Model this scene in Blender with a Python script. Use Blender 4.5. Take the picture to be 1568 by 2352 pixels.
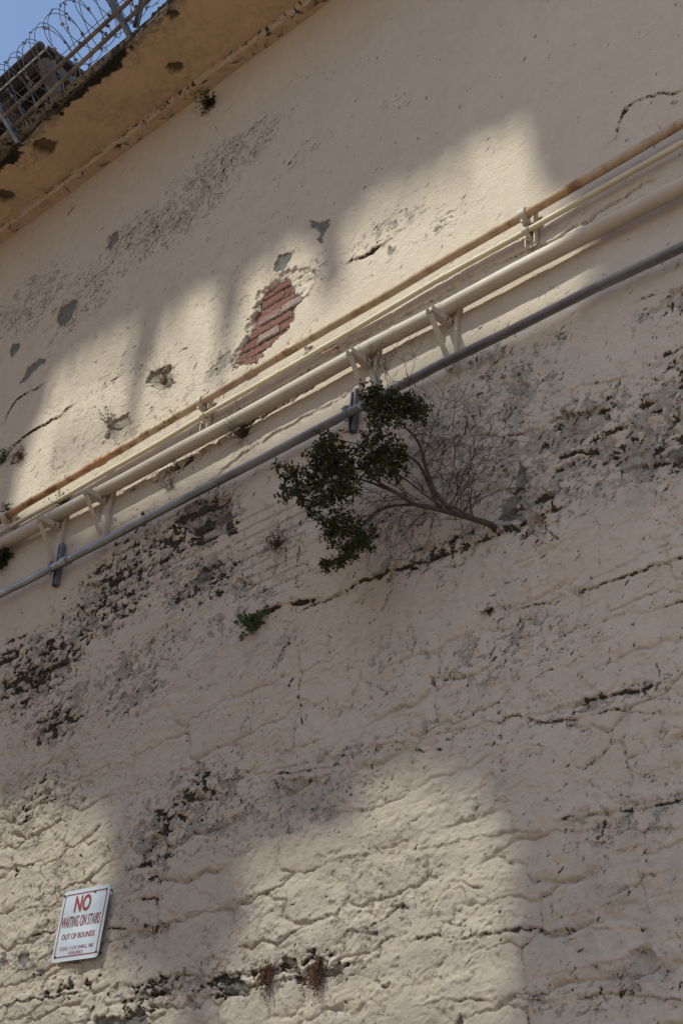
import bpy, math, random
import numpy as np
from mathutils import Vector, Matrix
for o in list(bpy.data.objects): bpy.data.objects.remove(o)
sc = bpy.context.scene
C = sc.collection
R = math.radians
random.seed(7); rng = np.random.default_rng(11)

# ---------------------------------------------------------------- camera
FP, CX, CY = 3734.0, 784.0, 1176.0          # focal length and centre, in units of a 1568 x 2352 picture
CAM = np.array((0.0, -5.5, 1.6))
def _n(v):
    v = np.array(v, float); return v/np.linalg.norm(v)
_up = _n((456, 6076, -FP)); _x = -_n((-4284, -1974, -FP)); _x = _n(_x - _up*_x.dot(_up)); _y = np.cross(_up, _x)
MW = np.array([_x, _y, _up])                # camera space -> world
cd = bpy.data.cameras.new('camera'); cam = bpy.data.objects.new('camera', cd); C.objects.link(cam)
cd.sensor_fit = 'HORIZONTAL'; cd.sensor_width = 24.0; cd.lens = 24.0*FP/1568.0
cd.clip_start = 0.1; cd.clip_end = 5000
cam.matrix_world = Matrix([list(MW[0])+[CAM[0]], list(MW[1])+[CAM[1]], list(MW[2])+[CAM[2]], [0,0,0,1]])
sc.camera = cam

# ---------------------------------------------------------------- light
SUNV = _n((-0.5, -1.0, 1.4))                # towards the sun
w = bpy.data.worlds.new('World'); sc.world = w; w.use_nodes = True
nt = w.node_tree; nt.nodes.clear()
sky = nt.nodes.new('ShaderNodeTexSky'); sky.sky_type = 'NISHITA'; sky.sun_disc = False
sky.sun_elevation = math.asin(SUNV[2]); sky.sun_rotation = math.atan2(SUNV[0], SUNV[1]) % (2*math.pi)
bg = nt.nodes.new('ShaderNodeBackground'); bg.inputs['Strength'].default_value = 0.072
wo = nt.nodes.new('ShaderNodeOutputWorld'); nt.links.new(sky.outputs[0], bg.inputs[0]); nt.links.new(bg.outputs[0], wo.inputs[0])
sd = bpy.data.lights.new('sun', 'SUN'); sd.energy = 2.05; sd.angle = R(0.8); sd.color = (0.965, 1.0, 0.85)
sun = bpy.data.objects.new('sun', sd); C.objects.link(sun)
sun.rotation_euler = Vector(SUNV).to_track_quat('Z', 'Y').to_euler(); sun.location = (-10, -20, 28)
sc.view_settings.view_transform = 'Standard'; sc.view_settings.look = 'None'; sc.view_settings.gamma = 1.0
sc.view_settings.exposure = 1.38

# ---------------------------------------------------------------- places read off the wall
def ray(x, y): return MW @ _n((x-CX, -(y-CY), -FP))
def at(x, y, off=0.0):
    """the point seen at picture position x, y that stands off metres out from the wall plane"""
    r = ray(x, y); t = (-off - CAM[1])/r[1]; return CAM + r*t
def W(x, y):
    p = at(x, y); return p[0], p[2]
def atz(x, y, z):
    r = ray(x, y); return CAM + r*((z-CAM[2])/r[2])

# ---------------------------------------------------------------- object helpers
def tag(o, label=None, cat=None, group=None, kind=None):
    if label: o['label'] = label
    if cat: o['category'] = cat
    if group: o['group'] = group
    if kind: o['kind'] = kind
    return o
def empty(name, loc, label, cat, group=None, kind=None):
    o = bpy.data.objects.new(name, None); C.objects.link(o); o.location = loc; o.empty_display_size = 0.1
    return tag(o, label, cat, group, kind)
def mesh_obj(name, V, F, mat, parent=None, smooth=False):
    me = bpy.data.meshes.new(name); me.from_pydata([tuple(map(float, v)) for v in V], [], F); me.update()
    if smooth: me.polygons.foreach_set('use_smooth', [True]*len(me.polygons))
    me.materials.append(mat)
    o = bpy.data.objects.new(name, me); C.objects.link(o)
    if parent:
        o.parent = parent; o.matrix_parent_inverse = Matrix.Translation(-Vector(parent.location))
    return o
class MB:
    """collects shapes for one mesh"""
    def __init__(s): s.V = []; s.F = []
    def add(s, V, F):
        k = len(s.V); s.V += [tuple(v) for v in V]; s.F += [tuple(i+k for i in f) for f in F]; return s
    def box(s, c, hx, hy, hz, ax=None, ay=None, az=None):
        c = np.array(c, float); ax = np.array((1,0,0) if ax is None else ax, float); ay = np.array((0,1,0) if ay is None else ay, float); az = np.array((0,0,1) if az is None else az, float)
        V = [c+sx*hx*ax+sy*hy*ay+sz*hz*az for sx in (-1,1) for sy in (-1,1) for sz in (-1,1)]
        return s.add(V, [(0,1,3,2),(4,6,7,5),(0,4,5,1),(2,3,7,6),(0,2,6,4),(1,5,7,3)])
    def bar(s, a, b, wd, th, side=(1,0,0)):
        a = np.array(a, float); b = np.array(b, float); d = _n(b-a); sd_ = np.array(side, float); sd_ = _n(sd_-d*sd_.dot(d)); n = np.cross(d, sd_)
        return s.box((a+b)/2, wd/2, np.linalg.norm(b-a)/2, th/2, sd_, d, n)
    def tube(s, pts, rad, n=8, cap=True):
        P = [np.array(p, float) for p in pts]; m = len(P); rad = [rad]*m if np.isscalar(rad) else list(rad)
        V = []; t0 = _n(P[1]-P[0]); u = _n(np.cross(t0, (0.31,0.17,0.93))); 
        for i in range(m):
            t = _n(P[min(i+1,m-1)]-P[max(i-1,0)]); u = _n(u-t*u.dot(t)); v = np.cross(t, u)
            for k in range(n):
                a = 2*math.pi*k/n; V.append(P[i]+rad[i]*(math.cos(a)*u+math.sin(a)*v))
        F = [(i*n+k, i*n+(k+1)%n, (i+1)*n+(k+1)%n, (i+1)*n+k) for i in range(m-1) for k in range(n)]
        if cap: F += [tuple(range(n-1,-1,-1)), tuple((m-1)*n+k for k in range(n))]
        return s.add(V, F)
    def build(s, name, mat, parent=None, smooth=False): return mesh_obj(name, s.V, s.F, mat, parent, smooth)

# ---------------------------------------------------------------- materials
def newmat(name, rough=0.85, metal=0.0, spec=0.3):
    m = bpy.data.materials.new(name); m.use_nodes = True; b = m.node_tree.nodes['Principled BSDF']
    b.inputs['Roughness'].default_value = rough; b.inputs['Metallic'].default_value = metal
    b.inputs['Specular IOR Level'].default_value = spec
    return m, m.node_tree, b
def nnoise(t, scale, detail=5, rough=0.6, vec=None, dist=0.0):
    n = t.nodes.new('ShaderNodeTexNoise'); n.inputs['Scale'].default_value = scale; n.inputs['Detail'].default_value = detail
    n.inputs['Roughness'].default_value = rough; n.inputs['Distortion'].default_value = dist
    if vec is not None: t.links.new(vec, n.inputs['Vector'])
    return n.outputs['Fac']
def ramp(t, fac, p0, p1, c0=0.0, c1=1.0):
    n = t.nodes.new('ShaderNodeMapRange'); n.interpolation_type = 'SMOOTHSTEP'
    for k, v in zip(('From Min','From Max','To Min','To Max'), (p0,p1,c0,c1)): n.inputs[k].default_value = v
    t.links.new(fac, n.inputs['Value']); return n.outputs['Result']
def mix(t, fac, a, b, mode='MIX'):
    n = t.nodes.new('ShaderNodeMix'); n.data_type = 'RGBA'; n.blend_type = mode
    for inp, v in ((n.inputs['Factor'], fac), (n.inputs[6], a), (n.inputs[7], b)):
        if isinstance(v, (int, float)): inp.default_value = v
        elif isinstance(v, tuple): inp.default_value = (*v, 1.0)
        else: t.links.new(v, inp)
    return n.outputs[2]
def mul(t, a, b, op='MULTIPLY'):
    n = t.nodes.new('ShaderNodeMath'); n.operation = op; n.use_clamp = True
    for i, v in enumerate((a, b)):
        if isinstance(v, (int, float)): n.inputs[i].default_value = v
        else: t.links.new(v, n.inputs[i])
    return n.outputs[0]
def coord(t, scale=(1,1,1)):
    tc = t.nodes.new('ShaderNodeTexCoord'); mp = t.nodes.new('ShaderNodeMapping'); mp.inputs['Scale'].default_value = scale
    t.links.new(tc.outputs['Object'], mp.inputs['Vector']); return mp.outputs[0]
def bump(t, b, h, strength, dist):
    n = t.nodes.new('ShaderNodeBump'); n.inputs['Strength'].default_value = strength; n.inputs['Distance'].default_value = dist
    t.links.new(h, n.inputs['Height']); t.links.new(n.outputs[0], b.inputs['Normal'])
def attr(t, name):
    n = t.nodes.new('ShaderNodeAttribute'); n.attribute_name = name; return n.outputs['Fac']
def col(t, b, v):
    if isinstance(v, tuple): b.inputs['Base Color'].default_value = (*v, 1.0)
    else: t.links.new(v, b.inputs['Base Color'])
def speckled(name, c0, c1, scale=8, c2=None, s2=30, t2=(0.55,0.65), rough=0.85, metal=0.0, bstr=0.3, bdist=0.004, bscale=60, stretch=(1,1,1), spec=0.3):
    m, t, b = newmat(name, rough, metal, spec); v = coord(t, stretch)
    c = mix(t, ramp(t, nnoise(t, scale, 6, .65, v), .35, .65), c0, c1)
    if c2: c = mix(t, ramp(t, nnoise(t, s2, 6, .7, v), *t2), c, c2)
    col(t, b, c)
    bump(t, b, nnoise(t, bscale, 5, .7, v), bstr, bdist); return m
PAINT = (0.545, 0.456, 0.376)
def wall_material():
    m, t, b = newmat('wall_paint', 0.93, 0, 0.15); v = coord(t)
    n1 = ramp(t, nnoise(t, 0.9, 5, .6, v), .35, .7); n2 = ramp(t, nnoise(t, 9, 6, .7, v), .3, .75); n3 = ramp(t, nnoise(t, 70, 4, .7, v), .3, .7)
    c = mix(t, n1, PAINT, (0.575, 0.487, 0.405))
    c = mix(t, mul(t, n2, .45), c, (0.43, 0.355, 0.29))
    c = mix(t, mul(t, n3, .22), c, (0.40, 0.33, 0.26))
    vs = coord(t, (2.2, 2.2, 0.35))
    c = mix(t, mul(t, ramp(t, nnoise(t, 2.4, 6, .65, vs), .5, .8), .30), c, (0.40, 0.35, 0.28))
    fine = nnoise(t, 95, 5, .75, v); mid = nnoise(t, 30, 5, .75, v)
    def crisp(name, lo=.38, hi=.58, k=.9):
        a = attr(t, name); n = t.nodes.new('ShaderNodeMath'); n.operation = 'MULTIPLY_ADD'; t.links.new(fine, n.inputs[0]); n.inputs[1].default_value = k; n.inputs[2].default_value = -.5*k
        n2_ = t.nodes.new('ShaderNodeMath'); n2_.operation = 'MULTIPLY_ADD'; t.links.new(mid, n2_.inputs[0]); n2_.inputs[1].default_value = k; n2_.inputs[2].default_value = -.5*k
        s1 = t.nodes.new('ShaderNodeMath'); s1.operation = 'ADD'; t.links.new(n.outputs[0], s1.inputs[0]); t.links.new(n2_.outputs[0], s1.inputs[1])
        s2 = t.nodes.new('ShaderNodeMath'); s2.operation = 'MULTIPLY_ADD'; t.links.new(ramp(t, a, 0, .3), s2.inputs[0]); t.links.new(s1.outputs[0], s2.inputs[1]); t.links.new(a, s2.inputs[2])
        return ramp(t, s2.outputs[0], lo, hi)
    tone = attr(t, 'tone')                     # bluish grey weathered paint
    c = mix(t, mul(t, tone, ramp(t, nnoise(t, 22, 6, .7, v), .25, .75, .4, 1.0)), c, (0.245, 0.24, 0.225))
    pl = mix(t, ramp(t, nnoise(t, 26, 6, .75, v), .35, .65), (0.34, 0.30, 0.25), (0.21, 0.19, 0.165))
    c = mix(t, mul(t, crisp('peel', .3, .55), .8), c, pl)
    gr = mix(t, ramp(t, nnoise(t, 14, 7, .75, v), .35, .7), (0.14, 0.138, 0.125), (0.23, 0.215, 0.19))
    c = mix(t, crisp('grey'), c, gr)
    bk = mix(t, attr(t, 'bricktone'), (0.18, 0.072, 0.056), (0.30, 0.225, 0.21))
    bk = mix(t, mul(t, ramp(t, nnoise(t, 45, 6, .75, v), .45, .65), .6), bk, (0.11, 0.05, 0.042))
    c = mix(t, attr(t, 'brick'), c, bk)
    dk = mix(t, ramp(t, nnoise(t, 50, 5, .7, v), .4, .65), (0.040, 0.034, 0.026), (0.10, 0.080, 0.055))
    c = mix(t, crisp('dark', .20, .50, .8), c, dk)
    col(t, b, c)
    n = t.nodes.new('ShaderNodeMath'); n.operation = 'ADD'
    t.links.new(nnoise(t, 60, 6, .75, v), n.inputs[0]); t.links.new(mul(t, nnoise(t, 180, 3, .6, v), .5), n.inputs[1])
    bump(t, b, n.outputs[0], 0.95, 0.007)
    return m

# ---------------------------------------------------------------- noise
def _hash(ix, iy, seed):
    h = (ix.astype(np.int64)*374761393 + iy.astype(np.int64)*668265263 + seed*1442695041) & 0xffffffff
    h = ((h ^ (h >> 13))*1274126177) & 0xffffffff
    return ((h ^ (h >> 16)) & 0xffff).astype(np.float32)/65535.0
def perlin(x, y, seed):
    xf = np.floor(x); yf = np.floor(y); fx = (x-xf).astype(np.float32); fy = (y-yf).astype(np.float32)
    ix = xf.astype(np.int64); iy = yf.astype(np.int64)
    sx = fx*fx*(3-2*fx); sy = fy*fy*(3-2*fy); out = 0
    for dx in (0,1):
        for dy in (0,1):
            a = _hash(ix+dx, iy+dy, seed)*6.2831853
            g = np.cos(a)*(fx-dx)+np.sin(a)*(fy-dy)
            out = out + g*(sx if dx else 1-sx)*(sy if dy else 1-sy)
    return out*1.5
def fbm(x, y, seed, oct=4, gain=0.5):
    s = 0; a = 1.0; tot = 0
    for i in range(oct):
        s = s + a*perlin(x*2**i+17.3*i, y*2**i-9.1*i, seed+i); tot += a; a *= gain
    return s/tot*1.4
def sstep(a, b, x):
    t = np.clip((x-a)/(b-a), 0, 1); return t*t*(3-2*t)
def voronoi(x, y, seed):
    ix = np.floor(x).astype(np.int64); iy = np.floor(y).astype(np.int64)
    d1 = np.full(x.shape, 9., np.float32); d2 = d1.copy(); cid = np.zeros(x.shape, np.float32)
    for dx in (-1,0,1):
        for dy in (-1,0,1):
            jx = ix+dx; jy = iy+dy
            d = np.maximum(np.abs(jx+.15+.7*_hash(jx,jy,seed)-x), np.abs(jy+.3+.4*_hash(jx,jy,seed+5)-y)).astype(np.float32)
            c = _hash(jx, jy, seed+9); nb = d < d1
            d2 = np.where(nb, d1, np.minimum(d2, d)); cid = np.where(nb, c, cid); d1 = np.where(nb, d, d1)
    return d1, d2, cid

# ---------------------------------------------------------------- the weathered wall
def axis(lo, hi, step, far_lo, far_hi):
    a = list(np.arange(lo, hi, step)); s = step; p = lo; pre = []
    while p > far_lo: s *= 1.35; s = min(s, 1.5); p -= s; pre.append(p)
    s = step; p = a[-1]; post = []
    while p < far_hi: s *= 1.35; s = min(s, 1.5); p += s; post.append(p)
    return np.array(pre[::-1]+a+post)
ZTOP = 11.26
U = axis(-11.9, -2.9, 0.0075, -40, 14); Z = axis(3.0, ZTOP, 0.006, -0.6, ZTOP)
Z = Z[Z <= ZTOP]; Z[-1] = ZTOP
UU, ZZ = np.meshgrid(U, Z); 
H = np.zeros(UU.shape, np.float32)
A = {k: np.zeros(UU.shape, np.float32) for k in ('peel','dark','grey','brick','bricktone','tone')}
wu = (0.020*fbm(UU*9, ZZ*9, 40, 3, .6)+0.004*perlin(UU*60, ZZ*60, 44)).astype(np.float32)
wz = (0.020*fbm(UU*9+50, ZZ*9, 41, 3, .6)+0.004*perlin(UU*60, ZZ*60, 45)).astype(np.float32)
WU = UU+wu; WZ = ZZ+wz
def blobs(lst, base=0.0):
    """soft patches: x, y in the picture, half sizes along the wall in metres, strength"""
    D = np.full(UU.shape, base, np.float32)
    for x, y, ru, rz, a in lst:
        u, z = W(x, y); i0, i1 = np.searchsorted(Z, (z-2.6*rz, z+2.6*rz)); j0, j1 = np.searchsorted(U, (u-2.6*ru, u+2.6*ru))
        s = (slice(i0,i1), slice(j0,j1)); q = ((WU[s]*1-u)/ru)**2+((WZ[s]-z)/rz)**2
        D[s] = np.maximum(D[s], a*np.exp(-q**1.3)) if a > 0 else D[s]+a*np.exp(-q**1.3)
    return D
zlow = 1-sstep(6.0, 7.6, ZZ)                                   # rough rubble below, smooth render above
lowleft = zlow
nA = fbm(UU*1.6, ZZ*2.2, 1, 4, .55); nB = fbm(UU*6, ZZ*7, 5, 4, .55); nC = fbm(UU*24, ZZ*26, 9, 3, .6)
amp = 0.24+0.76*zlow
H += 0.020*nA*amp + 0.0050*nB*amp + 0.0019*nC*(0.25+0.75*amp)
# rubble stones under the render
d1, d2, cid = voronoi((WU+0.05*nA)/0.52+ZZ*0.15, (WZ+0.03*nB-0.075*UU)/0.24, 70)
edge = d2-d1; ed = 1-sstep(0.0, 0.22, edge)
show = sstep(-0.15, 0.35, fbm(UU*1.1, ZZ*1.3, 77, 3))*(1-sstep(4.9, 6.6, ZZ))
H += show*((cid-.5)*0.016 - 0.012*ed) 
facet = ((cid*7.3) % 1-.5)*(UU % .52-.26)*0.05+((cid*13.7) % 1-.5)*(ZZ % .24-.12)*0.12
H += 0.5*show*(1-ed)*np.clip(facet, -.012, .012)
rid = 1-np.abs(fbm(UU*3.2, ZZ*4.2, 15, 4, .6))*2.2
H += 0.005*amp*sstep(.55, 1.0, rid)*sstep(-.1,.4,nA)
cz = np.abs(fbm(WU*4.3, WZ*5.6, 33, 5, .6)); cg = sstep(-.05,.3, fbm(UU*2.1, ZZ*2.4, 34, 3)); cre = np.exp(-(cz/.03)**2)*cg*amp
H -= 0.008*cre; crease = cre
for sd_, fx_, thr_, hh_ in ((501, 2.6, -.12, .009), (511, 4.4, .10, .007), (521, 7.0, -.2, .005), (531, 3.4, .22, .008), (541, 11., .05, .004)):
    ff = fbm(WU*fx_, WZ*fx_*1.25, sd_, 5, .6)-thr_; st = sstep(-.012, .012, ff); lo_ = np.exp(-((ff+.02)/.018)**2)
    gate = (.10+.9*zlow)*sstep(-.3,.2,nA*(1 if sd_ % 20 > 5 else -1)); H += .6*hh_*st*gate; crease = np.maximum(crease, lo_*gate*.7)
# coursed stones: joints open here and there
sdg = 1-sstep(.0, .075, edge); sg_ = sstep(-.25,.1, fbm(UU*1.7+9, ZZ*2.1, 88, 3))*(1-sstep(5.0, 6.2, ZZ)); H -= .015*sdg*sg_; crease = np.maximum(crease, sdg*sg_*.95*sstep(-.3,.1,nB))
hz = np.abs(fbm(WU*2.1, WZ*2.9, 37, 6, .62)); hair = np.exp(-(hz/.011)**2)*sstep(-.05,.25, fbm(UU*1.3, ZZ*1.5, 38, 3)); H -= .003*hair; crease = np.maximum(crease, hair*.9)
# flaking paint: how dense
dens = blobs([(520,370,.75,.28,.95),(400,500,.75,.28,.95),(300,540,.5,.22,.8),(160,480,.4,.12,.45),(600,300,.35,.25,.55),(60,700,.7,.45,.8),(190,680,.5,.35,.75),
   (900,240,.2,.12,.6),(850,300,.12,.1,.45),(700,350,.3,.2,.5),(760,380,.4,.12,.3),(540,700,.5,.4,.45),(250,900,.8,.4,.5),(350,980,.9,.4,.55),(500,850,.5,.35,.6),(150,1050,.9,.35,.55),(900,520,.5,.16,.8),(1020,510,.25,.10,.85),
   (700,640,.4,.25,.7),(1120,830,.25,.22,.95),(1230,800,.35,.14,.7),(1060,940,.5,.35,.95),(960,1000,.35,.3,.7),(1180,900,.35,.3,1.0),(1080,1080,.7,.35,.9),(1300,990,.5,.22,1.0),(1450,1030,.55,.25,1.0),(420,1062,.5,.10,.95),(230,1160,.4,.1,.7),(1540,960,.3,.35,.9),(1540,700,.3,.10,.8),
   (1250,1120,.5,.35,.7),(950,1180,.7,.2,.85),(1000,1270,.6,.15,.8),(470,1180,.5,.3,1.0),(330,1280,.8,.35,1.0),(240,1380,.7,.35,.95),(450,1330,.5,.25,.9),(640,1240,.3,.3,.7),(580,1350,.4,.3,.6),(90,1540,.6,.4,1.0),(130,1650,.5,.25,.95),(300,1560,.7,.35,.75),(480,1450,.6,.25,.5),
   (640,1500,.3,.3,.4),(900,1530,.6,.3,.45),(1130,1510,.6,.2,.6),(1180,1470,.3,.2,.5),(90,1850,.6,.35,.7),(440,1870,.7,.35,.85),(350,1930,.3,.3,.9),(120,2050,.5,.3,.6),(80,2180,.4,.25,.7),(450,2260,.9,.12,.9),(700,2220,.5,.15,.8),(900,1700,.9,.1,.6),
   (1380,1620,.5,.08,.9),(1450,1880,.4,.12,.7),(300,2150,.4,.3,.4),(600,2120,.5,.3,.4),(900,2080,.7,.3,.5),(1350,2290,.5,.1,.6),(1050,2120,.4,.3,.4),(700,1850,.5,.25,.6)], 0.10)
dens += blobs([(300,620,2.4,1.3,.31),(60,900,1.4,.9,.22),(1400,900,1.2,.6,.14),(500,860,1.6,.7,.12),(900,350,1.2,.9,.16),(700,480,1.2,.6,.12)])
dens += 0.17*zlow
f1 = fbm((WU)*6.5, (WZ)*8.5, 101, 5, .62); f2 = fbm(WU*21, WZ*27, 120, 4, .62)
m1 = sstep(-.015, .02, f1-(.66-.58*dens)); m2 = sstep(-.02, .03, f2-(.62-.50*dens))
edge1 = np.exp(-((f1-(.66-.58*dens))/.035)**2); edge2 = np.exp(-((f2-(.62-.50*dens))/.05)**2)
H -= 0.0035*m1 + 0.0025*m2*(1-.4*m1)
H += 0.003*edge1*(1-m1)*dens
A['peel'] = np.maximum(m1*.55, m2*.75)*(.45+.55*sstep(.2,.8,dens))*(.75+.25*zlow)
A['dark'] = np.maximum(A['dark'], np.clip(edge2*sstep(.25,.8,dens)*.46+edge1*sstep(.2,.7,dens)*.48,0,1)*sstep(-.35,.1,nB))
# black dirt and growth in the deep chips
dd = blobs([(1215,1195,.25,.12,.9),(1190,1120,.12,.15,.6),(400,1075,.35,.08,.75),(330,1280,.9,.30,.95),(240,1400,.7,.30,.95),(470,1180,.35,.22,.8),(470,1340,.4,.2,.8),(80,1545,.7,.38,1.0),(130,1650,.4,.22,.9),(30,1500,.3,.15,1.0),(300,1600,.6,.3,.5),(1330,970,.35,.15,.8),(1400,1030,.5,.15,.7),(1540,1000,.25,.3,.7),(1200,1190,.3,.12,.9),(1030,1260,.6,.1,.8),
    (1560,840,.15,.2,.8),(360,1940,.22,.25,1.0),(460,1830,.3,.2,.8),(60,2000,.3,.2,.5),(330,2290,.35,.14,1.0),(530,2265,.3,.08,1.0),(690,2225,.35,.09,1.0),(90,1840,.5,.25,.6),(1380,1600,.4,.06,.7),(300,1220,.5,.2,.7),(1550,700,.15,.06,.8),(160,2270,.4,.1,.9),(30,1050,.2,.15,.7),(550,1300,.3,.25,.4)])
brow = np.floor(WZ/.078); buu = WU/.215+.5*(brow % 2); bfu = buu-np.floor(buu); bfz = WZ/.078-brow
bj = 1-sstep(.006, .020, np.minimum(np.minimum(bfu, 1-bfu)*.215, np.minimum(bfz, 1-bfz)*.078)); brnd = _hash(np.floor(buu), brow, 61)
f3 = fbm(WU*13, WZ*17, 140, 5, .72)
f3 = .8*f3+.16*bj*sstep(.1,.5,dd)+.20*(brnd > .8)*(dd > .45)-.08; m3 = sstep(-.02, .03, f3-(.66-.62*dd)); H -= .007*bj*sstep(.2,.7,dd)
H -= 0.018*m3*(.6+.8*np.clip(nC+.3,0,1)); A['dark'] = np.maximum(A['dark'], m3*.92)
A['dark'] = np.maximum(A['dark'], crease*.52*sstep(-.25,.25,nC))
# bluish weathering
tn = blobs([(1195,1150,.28,.22,.95),(1150,1190,.3,.12,.7),(1190,900,.4,.3,.5),(1080,1040,.5,.3,.5),(960,1000,.25,.2,.4),(1480,1080,.4,.25,.75),(1380,1130,.4,.2,.35),(560,1480,.4,.3,.4),(700,1830,.5,.2,.55),(1060,1840,.35,.15,.45),(1280,2080,.35,.25,.4),(1420,2080,.3,.2,.45),(1480,2210,.25,.2,.6),(1300,2170,.5,.1,.4),(860,1990,.5,.2,.45),(1100,1920,.25,.1,.5),(420,1600,.9,.3,.2),(1110,1585,.2,.07,.6),(1000,1420,.8,.3,.2),(480,1350,.3,.2,.4),
    (730,2170,.4,.15,.35),(1480,1880,.2,.1,.5),(1540,1990,.2,.3,.4),(1180,1350,.3,.2,.25),(560,860,.2,.15,.6),(640,2080,.4,.2,.3),(1100,980,.8,.5,.25),(1030,2200,.4,.2,.3)])
A['tone'] = np.clip(tn*(.55+1.2*nB+.5*nC), 0, .9)
def poly(pts, soft=0.006):
    P = [W(*p) for p in pts]; us = [p[0] for p in P]; zs = [p[1] for p in P]
    i0, i1 = np.searchsorted(Z, (min(zs)-.08, max(zs)+.08)); j0, j1 = np.searchsorted(U, (min(us)-.08, max(us)+.08))
    s = (slice(i0,i1), slice(j0,j1)); x = WU[s]; y = WZ[s]; ins = np.zeros(x.shape, bool); dm = np.full(x.shape, 9., np.float32)
    for (x0,y0),(x1,y1) in zip(P, P[1:]+P[:1]):
        if y0 != y1: ins ^= ((y0 > y) != (y1 > y)) & (x < (x1-x0)*(y-y0)/(y1-y0)+x0)
        L = (x1-x0)**2+(y1-y0)**2+1e-12; tt = np.clip(((x-x0)*(x1-x0)+(y-y0)*(y1-y0))/L, 0, 1)
        dm = np.minimum(dm, np.hypot(x-x0-tt*(x1-x0), y-y0-tt*(y1-y0)))
    sdist = np.where(ins, dm, -dm); sdist = sdist+(.030*nB[s]+.022*nC[s])*.8-.004; return s, sstep(-soft, soft, sdist), sdist
def patch(pts, kind, depth=0.012, val=1.0, rim=.35):
    s, m, sdv = poly(pts)
    H[s] -= depth*m; H[s] += .004*np.exp(-((sdv+.012)/.01)**2)
    A[kind][s] = np.maximum(A[kind][s], m*val)
    r = np.exp(-((sdv)/.006)**2)*rim; A['dark'][s] = np.maximum(A['dark'][s]*(1-.8*m), r)
    return s, m
def crack(pts, width=0.006, depth=0.012, dark=.8, lip=0.0, gap=0.25):
    """a groove along a line; lip pushes the render out above it"""
    P = [W(*p) for p in pts]; us = [p[0] for p in P]; zs = [p[1] for p in P]; mg = .13
    i0, i1 = np.searchsorted(Z, (min(zs)-mg, max(zs)+mg)); j0, j1 = np.searchsorted(U, (min(us)-mg, max(us)+mg))
    s = (slice(i0,i1), slice(j0,j1))
    if i1 <= i0 or j1 <= j0: return
    x = WU[s]; y = WZ[s]; dm = np.full(x.shape, 9., np.float32); sg = np.zeros(x.shape, np.float32)
    for (x0,y0),(x1,y1) in zip(P, P[1:]):
        L = (x1-x0)**2+(y1-y0)**2+1e-12; tt = np.clip(((x-x0)*(x1-x0)+(y-y0)*(y1-y0))/L, 0, 1)
        dx = x-x0-tt*(x1-x0); dy = y-y0-tt*(y1-y0); d = np.hypot(dx, dy); nb = d < dm; sg = np.where(nb, dy, sg); dm = np.where(nb, d, dm)
    n = nB[s]+.6*nC[s]; ww = np.maximum(width*.62*(.7+2.2*n), .0012); on = sstep(-.38, .02, n+.22-gap)
    g = np.exp(-(dm/ww)**2)*on
    low = min(zs) < 5.2
    if low: depth *= .75; lip *= .5; dark *= .85; g = g*sstep(-.5, .1, nB[s]+nC[s]+.15)
    H[s] -= depth*g
    if lip: H[s] += lip*np.exp(-dm/.05)*(sg > 0)*on - lip*.35*np.exp(-dm/.05)*(sg <= 0)*on
    A['dark'][s] = np.maximum(A['dark'][s], g*dark)
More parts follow.
